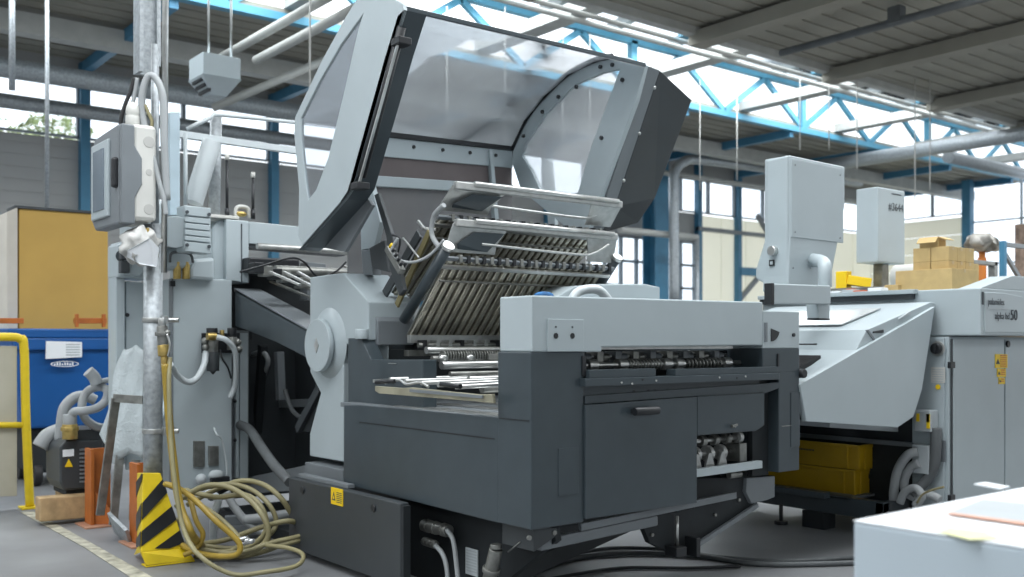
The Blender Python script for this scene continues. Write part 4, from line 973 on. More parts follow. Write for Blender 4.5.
MB().cyl(a+Vector((0,0,.06)), a+Vector((.0,0,.12)), .04, 18).build('hose_elbow', RG, pm, .002)
def ph(pts, r, lb, m=RG): tag(MB().tube([W(x,y,Y=v) for x,y,v in pts], r, 12).build('vacuum_hose', m, bev=0), lb, 'hose')
ph([(70,421,6.48),(74,412,6.45),(84,411,6.4),(97,408,6.4),(106,400,6.4),(107,390,6.4),(98,387,6.45),(87,392,6.5),(82,405,6.5),(85,418,6.5),(95,426,6.5),(105,428,6.5)], .026, 'grey hose looping in a ring above the vacuum pump')
ph([(60,440,6.7),(62,420,6.7),(65,407,6.7),(74,398,6.7),(85,396,6.7),(95,400,6.7)], .034, 'thick grey hose bending up behind the ring-shaped hose')
ph([(97,384,6.4),(94,377,6.4),(88,371,6.4)], .036, 'short fat grey hose end pointing up left above the pump')
ph([(97,381,6.42),(104,381,6.42),(113,379,6.42)], .018, 'thin grey hose stub pointing right above the pump')
ph([(40,447,6.8),(48,436,6.8),(62,430,6.8)], .05, 'thick dusty hose at the left end of the pump', RG)
wb = W(34,498,Y=6.48); 
tag(MB().pY([(40,498.5),(103,494),(103,517),(40,522)], 6.40, .12).pY([(60,490),(103,488),(103,508),(60,511)], 6.78, .12).build('wooden_beam', WD, bev=.008), 'thick wooden beam on the floor under the vacuum pump', 'wooden beam')
# blue container
ct = thing('blue_container', (1.9,8.2,0), 'large blue plastic container holding the tall ochre board', 'container')
Yc = 8.0; a = W(8,0,Y=Yc).x; b = 2.62
mb = MB(); mb.holed([(a,Yc,1.20),(b,Yc,1.20),(b,Yc+1.0,1.20),(a,Yc+1.0,1.20)], [[(a+.06,Yc+.06,1.20),(b-.06,Yc+.06,1.20),(b-.06,Yc+.94,1.20),(a+.06,Yc+.94,1.20)]], (0,0,-.07)); mb.build('rim', BC, ct, .012)
mb = MB()
mb.hexa([(a+.12,Yc+.1,.45),(b-.12,Yc+.1,.45),(b-.12,Yc+.9,.45),(a+.12,Yc+.9,.45),(a+.03,Yc+.03,1.14),(b-.03,Yc+.03,1.14),(b-.03,Yc+.97,1.14),(a+.03,Yc+.97,1.14)]); mb.build('tub', BC, ct, .02)
MB().box(a+.2,b-.2,Yc+.2,Yc+.8,.1,.45).build('undercarriage', VD, ct, .02)
MB().box(a+.04,b-.04,Yc+.005,Yc+.035,1.04,1.13).build('rim_rib', BC, ct, .01)
for x in (a+.25,b-.25):
    for y in (Yc+.25,Yc+.75): MB().cyl((x-.03,y,.09),(x+.03,y,.09),.09,18).build('wheel', RING, ct, .01)
p = [W(46,341,Y=Yc-.005),W(82,342,Y=Yc-.005),W(82,357,Y=Yc-.005),W(46,359,Y=Yc-.005)]
lb_ = MB().prism(p, (0,.02,0)).build('white_label', PW, ct, 0)
mb = MB()
for k in range(5): mb.pY([(66,344+2.6*k),(80,344+2.6*k),(80,345+2.6*k),(66,345+2.6*k)], Yc-.008, .004)
mb.build('label_print', GP, lb_, 0)
mb = MB(); cc = W(65,364,Y=Yc-.0); sx_, sz_ = .10, .022
oo = [cc+Vector((sx_*math.cos(t),0,sz_*math.sin(t))) for t in [2*math.pi*i/32 for i in range(32)]]
ii = [cc+Vector((sx_*.93*math.cos(t),0,sz_*.80*math.sin(t))) for t in [2*math.pi*i/32 for i in range(32)]]
mb.holed(oo, [ii], (0,.01,0))
for k in range(8): mb.box(cc.x-.075+.018*k, cc.x-.066+.018*k, Yc-.001, Yc+.01, cc.z-.010, cc.z+(.012 if k % 3 else .004))
mb.build('white_emblem', PW, ct, 0)
c = tag(MB().pY([(19,207),(90,213),(108,214),(108,345),(19,345)], 8.35, .05).build('ochre_board', CB2, bev=.004), 'tall ochre board standing upright in the blue container', 'board')
tag(MB().pY([(7,212),(17.5,207.5),(17.5,345),(7,345)], 8.32, .3).build('pale_board', CBI, bev=.004), 'narrow pale board standing left of the ochre board', 'board')
tag(MB().pY([(15,205),(92,211),(92,213.5),(15,208)], 8.33, .28).build('dark_top_strip', DG2, bev=.002), 'dark strip along the top edge of the ochre board', 'strip')
for (x0_,x1_,lb) in ((0,24,'orange bar on the container rim at the left picture edge'),(75,107,'orange bar on the container rim right below the ochre board')):
    tag(MB().pY([(x0_,318),(x1_,318),(x1_,323.5),(x0_,323.5)], 7.98, .05).build('orange_bar', OR, bev=.004), lb, 'bar')
for x_ in (77, 104): tag(MB().pY([(x_-1,314),(x_+2,314),(x_+2,327),(x_-1,327)], 7.95, .04).build('orange_hook', OR, bev=.003), 'orange hook %s of the right orange bar' % ('at the left end' if x_ == 77 else 'at the right end'), 'hook')
# yellow barrier with pale panel
yr = thing('yellow_barrier', W(30,508,Z=0), 'yellow tubular barrier with a pale infill panel at the left picture edge', 'barrier')
Yb = W(30,508,Z=0).y
MB().tube([W(-30,337,Y=Yb),W(10,337,Y=Yb),W(20,339,Y=Yb),W(24,347,Y=Yb),W(26,420,Y=Yb),W(30,508,Y=Yb)], .028, 14).build('tube_frame', YL, yr, 0)
MB().cyl(W(-30,425,Y=Yb), W(27,425,Y=Yb), .02, 12).build('cross_tube', YL, yr, 0)
MB().pY([(-40,346),(17,346),(17,496),(-40,498)], Yb+.02, .02).build('infill_panel', mat('panel_beige', (.42,.40,.32), .6), yr, .002)
MB().box(W(30,508,Z=0).x-.06, W(30,508,Z=0).x+.06, Yb-.06, Yb+.06, 0, .012).build('foot_plate', YL, yr, .002)

# ================================================================ DELIVERY UNIT (right)
dl = thing('delivery_unit', (6.0,3.4,0), 'light grey delivery unit with sloping infeed cover and labelled side, right of the big machine', 'delivery machine')
def D(mb, name, m, bev=.004, parent=None, l=None):
    o = mb.build(name, m, parent or dl, bev)
    if l: o['label'] = l
    return o
Yd = 2.90; XD = 5.36
D(MB().pY([(800,384.5),(806.5,421.5),(897.5,427.6),(913.5,416.8),(922,390),(935,306.5)], Yd, .03), 'side_plate', LG, .003)
cv = [(800,387),(809,381),(835,366),(853,352.5),(856,350),(866.5,330),(905,313),(931,302),(935,303),(935,309),(800,391)]
cvr = D(MB().prism([W(a,b,Y=Yd+.02) for a,b in cv], (0,1.05,0)), 'infeed_cover', LG, .004)
s0 = W(870,327.5,Y=Yd+.02); s1 = W(930,301.5,Y=Yd+.02); u_ = (s1-s0)
nn = Vector((-u_.z,0,u_.x)).normalized()*.004
def gl(f0, f1, y0, y1): 
    p = s0+u_*f0; q = s0+u_*f1
    return [Vector((p.x,y0,p.z))+nn, Vector((q.x,y0,q.z))+nn, Vector((q.x,y1,q.z))+nn, Vector((p.x,y1,p.z))+nn]
MB().prism(gl(.08,.72,Yd+.22,Yd+1.03), nn).build('cover_window', CVG, cvr, 0)
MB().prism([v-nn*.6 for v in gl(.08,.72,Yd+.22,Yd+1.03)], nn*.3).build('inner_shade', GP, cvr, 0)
a = W(875,341,Y=Yd+.018); MB().pY([(866.5,330),(868.5,329.5),(876.5,341),(875,342)], Yd+.015, .008).build('joint_line', MG, cvr, 0)
MB().pY([(874,331.5),(884,329.5),(884,333),(874,333)], Yd+.012, .02).build('recessed_grip', BK, cvr, .002)
MB().pY([(899,318.5),(911,310.5),(911,314.5),(899,319.5)], Yd+.012, .02).build('hinge_cover', GP, cvr, .002)
MB().pY([(870,349),(925,323),(925,324.5),(870,350.5)], Yd+.015, .02).build('cover_edge_line', AL, cvr, 0)
p = W(845,358,Y=Yd+.25); 
for k in range(14): 
    q = W(812+1.9*k,377-1.2*k,Y=Yd+.06); MB().box(q.x-.012,q.x+.012,q.y+.1,q.y+.6,q.z+.0,q.z+.03).build('belt_roller', RING, dl, .003)
a = W(801.5,373.5,Y=Yd+.01); D(MB().cyl(a+Vector((0,-.02,0)), a+Vector((0,.03,0)), .022, 18), 'black_knob', BK)
p = W(800,344,Y=3.4); D(MB().pY([(800,343.5),(817,343.5),(817,345),(800,345)], Yd+.10, .02), 'slot_strip', BK, 0)
# main body
D(MB().box(XD,XD+1.4,2.67,4.12,1.135,1.395), 'upper_body', LG, .008)
D(MB().prism([(XD+.004,2.675,1.394),(XD+.37,2.675,1.475),(XD+1.4,2.675,1.475),(XD+1.4,2.675,1.394)], (0,.13,0)), 'top_ramp', LG, .004)
D(MB().box(XD-.03,XD,3.05,4.12,1.345,1.375), 'dark_rail', DG2, .002)
D(MB().box(XD-.05,XD,3.03,4.12,1.375,1.40), 'top_rail', LG, .003)
D(MB().box(XD,XD+1.6,2.85,3.9,.06,1.13), 'lower_cabinet', LG, .004)
D(MB().box(XD-.015,XD,2.87,3.06,.08,1.12), 'switch_strip', LG, .003)
a = W(948,0,Y=2.85).x
dd_ = D(MB().box(XD+.03,XD+.62,2.838,2.855,.08,1.118), 'cabinet_door', LG, .003)
D(MB().box(XD+.016,XD+.028,2.842,2.855,.08,1.118), 'door_gap', DG2, 0)
D(MB().box(XD+.635,XD+1.4,2.838,2.855,.08,1.118), 'cabinet_door', LG, .003)
c = W(1007,344,Y=2.838); D(MB().cyl(c, c+Vector((0,-.012,0)), .020, 16), 'door_lock', BK, .002, dd_)
for y_ in (365, 498): c = W(951,y_,Y=2.83); D(MB().box(c.x-.02,c.x+.03,2.82,2.84,c.z-.018,c.z+.018), 'hinge', BK, .003, dd_)
c = W(938,348.5,X=XD-.02); D(MB().cyl(c+Vector((-.035,0,0)), c, .030, 22), 'rotary_switch', BK, .004)
D(MB().bar(c+Vector((-.04,0,.022)), c+Vector((-.04,0,-.022)), .014, .012, up=(1,0,0)), 'switch_handle', BK, .002)
D(MB().cyl(c+Vector((-.006,0,0)), c, .042, 22), 'switch_plate', AL, .002)
c0 = W(931,367,X=XD-.017); c1 = W(945,383,X=XD-.017)
D(MB().box(XD-.018,XD-.014,c1.y,c0.y,c1.z,c0.z), 'rating_plate', PLB, 0)
mb = MB()
for k in range(6): mb.box(XD-.0195,XD-.0175,c1.y+.008,c0.y-.008,c0.z-.012-k*.013,c0.z-.016-k*.013)
D(mb, 'rating_print', GP, 0)
c = W(938,387,X=XD-.018); D(MB().cyl(c+Vector((-.002,0,0)), c, .016, 6), 'yellow_sticker', YS, 0)
# yellow warning stickers on the door
for (x0_,y0_,x1_,y1_) in ((995.5,354,1007.5,368),(997.5,368.5,1006,377),(999,377.5,1005,384)):
    st = MB().pY([(x0_,y0_),(x1_,y0_+.3),(x1_,y1_),(x0_,y1_)], 2.834, .006).build('warning_sticker', YS, dd_, 0)
    mb = MB(); n_ = int((y1_-y0_)/2.2)
    for k in range(n_): mb.pY([(x0_+(x1_-x0_)*.42,y0_+1.2+2.1*k),(x1_-.8,y0_+1.2+2.1*k),(x1_-.8,y0_+2+2.1*k),(x0_+(x1_-x0_)*.42,y0_+2+2.1*k)], 2.832, .003)
    mb.build('red_print', REDP, st, 0)
    MB().pY([(x0_+.8,y0_+(y1_-y0_)*.72),(x0_+(x1_-x0_)*.38,y0_+(y1_-y0_)*.72),(x0_+(x1_-x0_)*.22,y0_+(y1_-y0_)*.35)], 2.832, .003).build('warning_triangle', INK, st, 0)
# nameplate and lettering
np_ = D(MB().prism([W(a,b,Y=2.664) for a,b in ((985,292),(1005,293),(1024,297),(1040,301),(1040,332.5),(985,332.5))], (0,.01,0)), 'name_panel', LG, .003)
Lx = (1,0,0); Lz = (0,0,1)
p = W(988,304.5,Y=2.66); text('maker_lettering', 'palamides', np_, p, .052, Lx, Lz, INK, sx=.92)
p2 = W(988,306.5,Y=2.66); q2 = W(1004,307.5,Y=2.66)
D(MB().box(p2.x,q2.x+.06,2.660,2.663,p2.z-.012,p2.z-.006), 'maker_underline', GP, 0, np_)
p = W(995,319,Y=2.66); text('model_lettering', 'alpha hd', np_, p, .055, Lx, Lz, INK, sx=.92)
p = W(1010.5,320,Y=2.66); text('model_number', '50', np_, p, .085, Lx, Lz, INK, ext=.0015, sx=1.0)
c = W(984,301,Y=2.655); D(MB().box(c.x,c.x+.008,2.658,2.668,c.z-.02,c.z+.05), 'corner_slot', DG2, 0)
# boxes and pipes on the switch strip
jb = D(MB().box(XD-.10,XD-.02,2.90,3.0,.60,.72), 'junction_box', GP, .006)
for y_ in (2.985, 2.925): MB().box(XD-.104,XD-.10,y_-.018,y_,.655,.70).build('yellow_sticker', YS, jb, 0)
MB().box(XD-.104,XD-.10,2.905,2.925,.62,.70).build('yellow_sticker', YS, jb, 0)
D(MB().tube([W(936,428,X=XD-.06),W(936,445,X=XD-.06),W(934,465,X=XD-.06),W(928,478,X=XD-.06),W(920,487,X=XD-.08),W(910,494,X=XD-.12)], .030, 14), 'conduit', RD, 0)
c = W(924,459,X=XD-.05); D(MB().box(XD-.09,XD-.02,c.y-.05,c.y+.05,c.z-.08,c.z+.08), 'connector_block', GP, .004)
D(MB().tube([W(918,452,X=XD-.1),W(908,455,X=XD-.12),W(898,470,X=XD-.12),W(894,490,X=XD-.12),W(894,505,X=XD-.12)], .026, 14), 'conduit', RG, 0)
D(MB().tube([W(919,463,X=XD-.1),W(911,467,X=XD-.1),W(905,478,X=XD-.1),W(905,490,X=XD-.1),W(914,497,X=XD-.1),W(930,495,X=XD-.1),W(940,500,X=XD-.1)], .024, 14), 'conduit', RG, 0)
D(MB().tube([W(900,503,X=XD-.15),W(905,492,X=XD-.15),W(915,488,X=XD-.15),W(922,496,X=XD-.15),W(915,506,X=XD-.15)], .022, 12), 'conduit', RG, 0)
D(MB().tube([W(917,503,X=XD-.18),W(922,495,X=XD-.18),W(932,490,X=XD-.18),W(944,487,X=XD-.18)], .006), 'thin_cable', RBH, 0)
c = W(941,451,X=XD-.02); D(MB().box(XD-.022,XD-.014,c.y-.025,c.y+.025,c.z-.06,c.z+.06), 'grey_plate', MG, 0)
# dark inside under the cover
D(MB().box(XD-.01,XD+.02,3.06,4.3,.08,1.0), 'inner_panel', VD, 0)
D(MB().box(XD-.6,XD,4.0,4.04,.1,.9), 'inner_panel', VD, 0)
D(MB().box(XD-.03,XD-.01,3.05,4.0,.50,.525), 'inner_rail', MG, 0)
D(MB().bar(W(806,423,Y=3.3), W(880,428,Y=3.3), .3, .03), 'under_tray', GP, .003)
# base frame
Xb = 5.08
D(MB().box(Xb,Xb+.06,3.08,4.3,.10,.205), 'base_beam', DG, .003)
D(MB().box(Xb-.06,Xb,3.42,4.2,.19,.225), 'base_step', DG, .003)
D(MB().box(Xb,Xb+.5,3.08,3.13,.10,.20), 'base_beam', DG2, .003)
D(MB().box(Xb,Xb+.4,3.3,4.3,.19,.205), 'base_shelf', MG, .002)
D(MB().box(Xb-.02,Xb+.10,3.45,3.6,.0,.10), 'base_foot', VD, .003)
c = W(781,524,Z=0); D(MB().cyl((c.x,c.y,0),(c.x,c.y,.02),.04,16).cyl((c.x,c.y,.02),(c.x,c.y,.12),.012,10), 'levelling_foot', BK, .002)
# yellow crates
def crate(x0, y0, z0, wx, wy, hz, lb, marks):
    t = thing('yellow_crate', (x0,y0,z0), lb, 'crate', 'yellow crates on the base frame')
    mb = MB(); mb.holed([(x0,y0,z0+hz),(x0+wx,y0,z0+hz),(x0+wx,y0+wy,z0+hz),(x0,y0+wy,z0+hz)], [[(x0+.012,y0+.012,z0+hz),(x0+wx-.012,y0+.012,z0+hz),(x0+wx-.012,y0+wy-.012,z0+hz),(x0+.012,y0+wy-.012,z0+hz)]], (0,0,-.018)); mb.build('rim', YC, t, .003)
    mb = MB(); mb.holed([(x0+.005,y0+.005,z0),(x0+wx-.005,y0+.005,z0),(x0+wx-.005,y0+wy-.005,z0),(x0+.005,y0+wy-.005,z0)], [[(x0+.015,y0+.015,z0),(x0+wx-.015,y0+.015,z0),(x0+wx-.015,y0+wy-.015,z0),(x0+.015,y0+wy-.015,z0)]], (0,0,hz-.01))
    mb.box(x0+.01,x0+wx-.01,y0+.01,y0+wy-.01,z0,z0+.008); mb.build('walls', YC, t, .002)
    for y_ in (y0, y0+.07): MB().box(x0-.002,x0+.006,y_,y_+.015,z0,z0+hz-.01).build('rib', YC, t, .002)
    for x_ in (x0, x0+wx-.02, x0+.06): MB().box(x_,x_+.02,y0-.003,y0+.006,z0,z0+hz-.01).build('rib', YC, t, .002)
    MB().box(x0+.15,x0+.27,y0-.004,y0+.004,z0+hz*.58,z0+hz*.78).build('handle_hole', VD, t, .001)
    if marks:
        mb = MB(); y = y0+wy*.86
        for k in range(11): mb.box(x0-.0005,x0+.006,y-.010-.02*k,y-.02*k+.002,z0+hz*.60,z0+hz*.66)
        mb.build('dark_print', INK, t, 0)
    return t
crate(5.2,3.31,.352,.40,.60,.145,'upper yellow plastic crate, resting on the other yellow crate',True)
crate(5.19,3.33,.207,.40,.68,.143,'lower yellow plastic crate, standing on the dark base frame under the upper one',False)
# second console standing on the delivery unit
c2 = thing('control_console', (5.95,3.5,1.40), 'smaller light grey console box on a steel post, numbered #3644', 'console')
a = W(878,186.5,X=5.75); zt = a.z; Yk = a.y; xb = W(905,0,Y=Yk).x; yb = W(856,0,X=5.75).y; zb = W(878,262,X=5.75).z
MB().box(5.75,xb,Yk,yb,zb,zt).build('cabinet', LG, c2, .008)
pc = W(881,262,Y=Yk+.08)
MB().box(pc.x-.03,pc.x+.045,Yk+.05,Yk+.12,1.40,zb).build('post', SD, c2, .006)
p = W(888.5,210,Y=Yk-.002); text('number', '#3644', c2, p, .072, Lx, Lz, INK, ext=.0004, sx=.95)
MB().box(p.x+.04,p.x+.15,Yk-.002,Yk,p.z+.105,p.z+.112).build('small_print', INK, c2, 0)
# first console above the right end of the big machine
c1 = thing('control_console', (4.0,3.2,1.245), 'large light grey operator console seen from behind, on a swivel arm at the right end', 'console')
Yq = 3.12
k0 = W(790,155,Y=Yq); xr_ = W(845,0,Y=Yq).x
front = [(790,155),(845,166.5),(845,206),(829,290),(800,291),(788,291),(790,235)]
MB().prism([W(a,b,Y=Yq) for a,b in front], (0,.16,0)).build('housing', LG, c1, .008)
XL = k0.x
MB().prism([W(a,b,X=XL)-Vector((.012,-.006,0)) for a,b in ((790,155),(768,160),(768,236),(757.5,270),(757.5,279),(766,283.5),(790,286))], (.10,0,0)).build('left_shell', LG, c1, .012)
MB().pY([(791.5,237),(843.5,243),(843.5,160+9),(791.5,158)], Yq-.004, .01).build('back_plate', LG, c1, .003)
for px,py in ((795,165),(795,232),(840,175),(840,238),(793,268),(810,268)):
    c = W(px,py,Y=Yq-.004); MB().cyl(c, c+Vector((0,-.003,0)), .004, 8).build('screw', MG, c1, 0)
c = W(774.5,251,X=XL-.01); MB().cyl(c+Vector((-.03,0,0)), c+Vector((.01,0,0)), .026, 20).build('round_button', ST, c1, .004)
c = W(772,263,X=XL-.016); MB().box(c.x-.004,c.x,c.y-.016,c.y+.016,c.z-.016,c.z+.016).build('black_square', BK, c1, 0)
MB().box(c.x-.006,c.x-.003,c.y-.008,c.y+.008,c.z-.008,c.z+.008).build('square_centre', LG, c1, 0)
e0 = W(813,260,Y=Yq-.0); e1 = W(826,264,Y=Yq-.14)
MB().tube([W(813,260,Y=Yq), W(819,261,Y=Yq-.07), W(824,264,Y=Yq-.12), W(825,272,Y=Yq-.14), W(825,287,Y=Yq-.14)], .034, 20).build('elbow_tube', LG, c1, 0)
Ya = Yq-.20
MB().pY([(774,283.5),(831,285.5),(831,304.5),(774,304)], Ya, .035).build('arm', LG, c1, .006)
MB().pY([(771.5,283),(774.5,283),(774.5,304.8),(771.5,304.8)], Ya-.004, .043).build('end_cap', BK, c1, .003)
MB().pY([(818,304),(830,304.5),(830,319),(819,318.5)], Ya+.02, .07).build('lower_leg', LG, c1, .004)
MB().pY([(819,318),(830,318.6),(830,320.3),(819,319.8)], Ya+.018, .07).build('leg_foot', BK, c1, .001)

# ---------------- goods on the delivery unit
zt_ = 1.405
def carton(x0, y0, z0, wx, wy, hz, lb, open_=False):
    t = thing('cardboard_box', (x0+wx/2,y0+wy/2,z0), lb, 'cardboard box', 'cardboard boxes stacked on the delivery unit')
    MB().box(x0,x0+wx,y0,y0+wy,z0,z0+hz).build('body', CB, t, .002)
    MB().box(x0+wx/2-.012,x0+wx/2+.012,y0-.001,y0+wy+.001,z0+hz-.02,z0+hz+.0015).build('tape', mat('parcel_tape', (.46,.34,.17), .35) if 'parcel_tape' not in MATS else MATS['parcel_tape'], t, 0)
    if open_:
        MB().bar((x0,y0+wy/2,z0+hz),(x0-.035,y0+wy/2,z0+hz-.035),wy,.004).build('flap', CB, t, 0)
        MB().bar((x0+wx/2,y0,z0+hz),(x0+wx/2,y0-.05,z0+hz-.02),wx,.004).build('flap', CB, t, 0)
    return t
zb0 = 1.48
bx0, by0 = 5.66, 2.99
k_ = 5.8/6
zz = 1.40
carton(bx0,by0,zz,.30,.36,.134,'widest flat cardboard box, at the bottom of the stack beside the console')
z2 = zz+.135; bx0 = 5.70; by0 = 3.012
hs = ((0,.047,'lower'),(.048,.085,'taller'))
for dz, hz, w in hs:
    z_ = z2+dz
    carton(bx0,by0+.135,z_,.10,.11,hz,w+' small carton at the far left end of its row in the stack')
    carton(bx0,by0+.02,z_,.10,.11,hz,w+' small carton at the front corner of its row, facing the console')
    carton(bx0+.102,by0+.02,z_,.10,.11,hz,w+' small carton second from the right in its row')
    carton(bx0+.204,by0+.02,z_,.10,.11,hz,w+' small carton at the right end of its row')
carton(bx0+.01,by0+.09,z2+.134,.09,.12,.06,'small open carton with loose flaps on top of the stack', True)
# yellow tape dispenser pieces, paper roll, small clutter
def itm(name, mb, m, lb, cat, bev=.003): return tag(mb.build(name, m, bev=bev), lb, cat)
zT = 1.40
p = W(845,270,X=5.75)
itm('yellow_box', MB().box(5.72,5.78,p.y-.03,p.y+.05,zT,zT+.16), YS, 'upright yellow box on the delivery unit left of the console post', 'box')
itm('yellow_tray', MB().bar((5.70,p.y-.05,zT+.10),(5.78,p.y-.17,zT+.075),.10,.06), YS, 'yellow tray lying against the upright yellow box', 'tray')
itm('stacked_slats', MB().box(5.6,5.8,3.45,3.95,zT,zT+.02).box(5.62,5.8,3.4,3.9,zT+.02,zT+.045), SD, 'dark flat parts stacked under the yellow box', 'stack')
itm('red_tin', MB().cyl((5.6,3.62,zT),(5.6,3.62,zT+.035),.03,14), REDP, 'small red tin on the delivery unit in front of the dark flat parts', 'tin')
itm('paper_roll', MB().cyl((6.35,3.55,zT+.14),(6.35,3.75,zT+.14),.09,24).cyl((6.35,3.54,zT+.14),(6.35,3.555,zT+.14),.03,12), PLB, 'round paper roll behind the console post', 'roll')
itm('brown_carton', MB().box(6.3,6.6,3.3,3.5,zT+.07,zT+.22), CB, 'brown carton behind the paper roll', 'cardboard box')
for k,(y,dz,m_,nm,lb) in enumerate(((3.40,.03,PW,'paper_pile','white crumpled paper pile just left of the cardboard stack'),(3.52,.02,REDP,'red_packet','small red packet right of the console post'),(3.62,.03,GP,'grey_packet','grey packet below the console post'),(3.75,.025,PW,'white_packet','white packet under the yellow tray'),(3.36,.05,CB,'carton_scrap','brown carton scrap next to the flat cardboard box'))):
    itm(nm, MB().box(5.50+.03*k,5.58+.03*k,y-.05,y+.04,zT,zT+dz), m_, lb, 'packet')
# background: workstation with wrapped tool on orange post, rack frame, brick pillar
sx = W(754/1,0,d=1)
og = W(982,268,d=9.5)
ts = thing('orange_stand', (og.x,og.y,0), 'orange post on a table carrying a plastic-wrapped device, right of the cardboard stack', 'stand')
MB().cyl((og.x,og.y,1.15),(og.x,og.y,W(982,250,d=9.5).z),.03,16).cyl((og.x,og.y,1.3),(og.x,og.y,W(982,258,d=9.5).z),.04,16).build('post', ORG, ts, .003)
for (c_, r_, s_) in ((W(983,243,d=9.5),.11,(1.9,1,.55)),):
    mb = MB(); mb.ball(c_, r_, 28, s_)
    for v in mb.b.verts: v.co += Vector((math.sin(v.co.z*60), math.cos(v.co.x*65), math.sin(v.co.x*40+v.co.y*30)))*.035
    mb.build('wrapped_head', mat('grey_film', (.34,.33,.30), .4, noise=.5, nscale=9), ts, 0)
mb = MB(); mb.box(og.x-1.0,og.x+1.2,og.y-.4,og.y+.6,1.12,1.20)
for dx in (-.9,1.1): mb.box(og.x+dx-.04,og.x+dx+.04,og.y-.3,og.y-.2,0,1.12).box(og.x+dx-.04,og.x+dx+.04,og.y+.4,og.y+.5,0,1.12)
tag(mb.build('work_table', WD, bev=.004), 'wooden work table behind the delivery unit under the orange post', 'table')
def frm(px, d, z1): p = W(px,0,d=d); return p
a = W(1003,240,d=9); b = W(1024,240,d=9)
rk = thing('steel_rack', (a.x,a.y,0), 'blue-grey steel rack frame with diagonal brace at the right edge', 'rack')
MB().box(a.x-.025,a.x+.025,a.y-.025,a.y+.025,0,W(0,241,d=9).z).build('upright', BL, rk, .004)
MB().box(a.x+.9,a.x+1.0,a.y-.05,a.y+.05,0,W(0,241,d=9).z).build('upright', BL, rk, .004)
z_ = W(0,242,d=9).z
MB().box(a.x,a.x+.95,a.y-.02,a.y+.02,z_-.04,z_).build('top_rail', MG, rk, .002)
MB().bar((a.x,a.y,z_-.08),(a.x+.9,a.y,z_-.75),.03,.04).build('diagonal_brace', MG, rk, .002)
MB().box(a.x-.8,a.x+.95,a.y-.02,a.y+.02,1.28,1.34).build('lower_rail', BL, rk, .002)
p = W(993,262,d=8.6)
tag(MB().box(p.x-.03,p.x+.03,p.y-.03,p.y+.03,0,W(0,262,d=8.6).z).box(p.x-.5,p.x+.03,p.y-.03,p.y+.03,W(0,266,d=8.6).z,W(0,262,d=8.6).z).box(p.x-.5,p.x-.44,p.y-.03,p.y+.03,0,W(0,262,d=8.6).z).build('table_frame', SD, bev=.003), 'small grey tube frame between orange post and steel rack', 'frame')
BRK = mat('brick', (.20,.15,.12), .9, noise=.5, nscale=14)
p = W(1036,218,d=10.5); tag(MB().box(p.x-.05,p.x+.4,p.y-.2,p.y+.2,0,W(0,217,d=10).z).build('brick_pillar', BRK, bev=.01), 'dark brick pillar cut by the right picture edge', 'pillar')

# ================================================================ paper stack in the foreground
c = W(853,520,d=1.95)
sx0, sy1, st_ = c.x, c.y, c.z
stack = thing('paper_stack', (sx0+.5,sy1-.4,0), 'tall white stack of printed sheets in the right foreground', 'paper stack')
MB().box(sx0,sx0+1.0,sy1-1.1,sy1,.14,st_-.004).build('sheets', SW, stack, .006)
MB().box(sx0,sx0+1.0,sy1-1.1,sy1,st_-.004,st_).build('top_sheet', PW, stack, .002)
MB().box(sx0-.02,sx0+1.05,sy1-1.15,sy1+.02,0.10,.13).box(sx0,sx0+.12,sy1-1.1,sy1,0,.10).box(sx0+.8,sx0+.92,sy1-1.1,sy1,0,.10).build('pallet', WD, stack, .003)
zS = st_+.0012
a = [W(x,y,Z=zS) for x,y in ((947,514),(983,500),(1060,508),(1080,532))]
ps = tag(MB().prism(a, (0,0,.002)).build('printed_sheet', GP, bev=0), 'grey printed sheet with a red edge lying on the paper stack', 'printed sheet')
mb = MB(); b_ = [W(x,y,Z=zS+.003) for x,y in ((945,513.5),(951,513),(1060,527),(1060,530))]; mb.prism(b_, (0,0,.001)); mb.build('red_border', REDF, ps, 0)
p = [W(x,y,Z=zS) for x,y in ((974,485),(986,483.5),(1010,488),(1000,490))]
tag(MB().prism(p, (0,0,.004)).build('loose_sheet', PW, bev=0), 'loose white corner of paper sticking up at the far edge of the stack', 'paper')
p = [W(x,y,Z=zS) for x,y in ((938,532),(950,528),(985,532),(1000,539),(970,540))]
tag(MB().prism(p, (0,0,.001)).build('yellow_print', YP, bev=0), 'faint yellow printed patch near the front of the paper stack', 'print')

hose([(178,494,5.2),(200,505,5.1),(222,520,5.05),(240,541,5.0),(228,552,5.0),(205,550,5.0)], .016, RBH, 'beige hose strand crossing diagonally through the front of the coil')
hose([(200,489,5.25),(228,484,5.25),(252,490,5.2),(270,506,5.15),(276,525,5.15),(262,540,5.1),(236,548,5.1),(205,546,5.1)], .016, RBH, 'beige hose loop second highest in the coil')
hose([(176,505,5.15),(188,520,5.1),(192,536,5.05),(186,548,5.0)], .015, RBH, 'short beige strand bending down beside the guard')
hose([(215,556,4.95),(245,551,4.95),(270,543,5.0),(300,536,5.1),(318,528,5.3)], .016, RBH, 'beige strand lowest on the floor under the coil, running right')
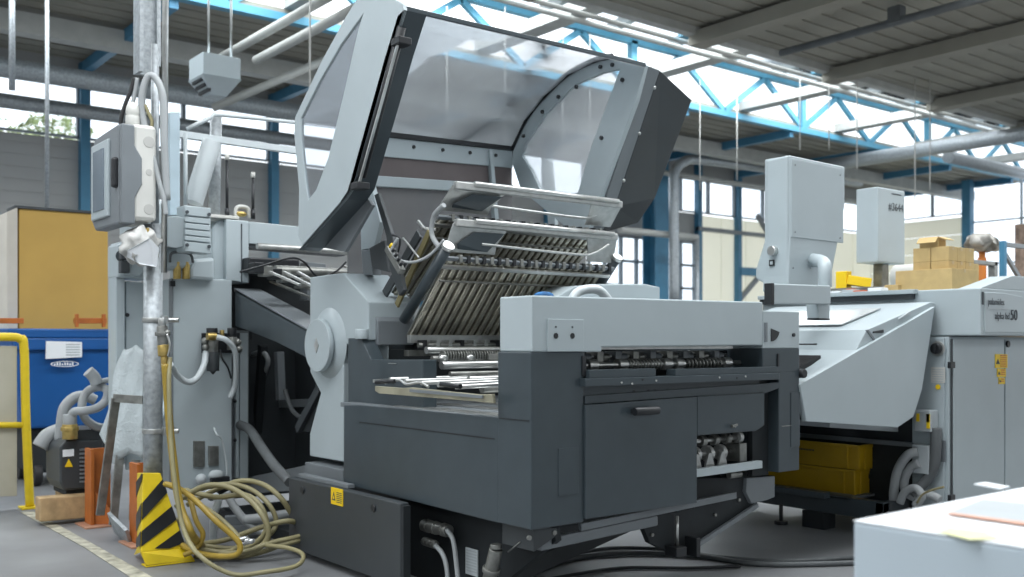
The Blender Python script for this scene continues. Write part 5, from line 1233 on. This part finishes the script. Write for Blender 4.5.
# ---------------- cables on the floor in front
def fc(pts, r, m, lb): tag(MB().tube([W(x,y,Z=r+.001) for x,y in pts], r, 10).build('floor_cable', m, bev=0), lb, 'cable')
fc([(500,590),(530,571),(580,557),(640,553),(700,556),(760,564),(850,563),(900,560)], .013, RD, 'nearest grey cable lying on the floor in front of the machine')
fc([(505,580),(545,562),(600,549),(660,549),(720,557),(790,561),(870,556)], .010, RD, 'second floor cable, just behind the nearest one')
fc([(520,585),(560,577),(620,568),(690,568),(740,566)], .008, BK, 'thin black cable on the floor nearest the picture bottom')
fc([(300,520),(275,522),(250,515)], .02, RD, 'short dark cable on the floor behind the hose coil')

# ================================================================ LIGHT
wd = bpy.data.worlds.new('world'); SC.world = wd; wd.use_nodes = True
nt = wd.node_tree; bg = nt.nodes['Background']
tc = nt.nodes.new('ShaderNodeTexCoord'); sp = nt.nodes.new('ShaderNodeSeparateXYZ'); cr = nt.nodes.new('ShaderNodeValToRGB')
nt.links.new(tc.outputs['Generated'], sp.inputs[0]); nt.links.new(sp.outputs['Z'], cr.inputs[0]); nt.links.new(cr.outputs[0], bg.inputs[0])
cr.color_ramp.elements[0].position = 0; cr.color_ramp.elements[0].color = (.62,.66,.70,1)
cr.color_ramp.elements[1].position = .5; cr.color_ramp.elements[1].color = (.93,.97,1.0,1)
bg.inputs[1].default_value = 2.2
def area(name, loc, tgt, sx, sy, e, col=(1,1,1)):
    l = bpy.data.lights.new(name, 'AREA'); l.shape = 'RECTANGLE'; l.size = sx; l.size_y = sy; l.energy = e; l.color = col
    o = bpy.data.objects.new(name, l); COL.objects.link(o); o.location = loc
    o.rotation_euler = (Vector(tgt)-Vector(loc)).to_track_quat('-Z', 'Y').to_euler(); return o
# daylight through the far skylight; the near lamp is added for top light
area('skylight_daylight', (6, 9.3, 5.6), (6, 8.6, 0), 20, 2.2, 900, (.94,.98,1))
area('added_top_light', (4, 2.9, 5.6), (4, 3.2, 0), 16, 3.2, 700, (.95,.98,1))
SC.view_settings.view_transform = 'Standard'; SC.view_settings.look = 'None'
SC.view_settings.gamma = 1; SC.view_settings.exposure = 0.16; SC.view_settings.use_curve_mapping = False
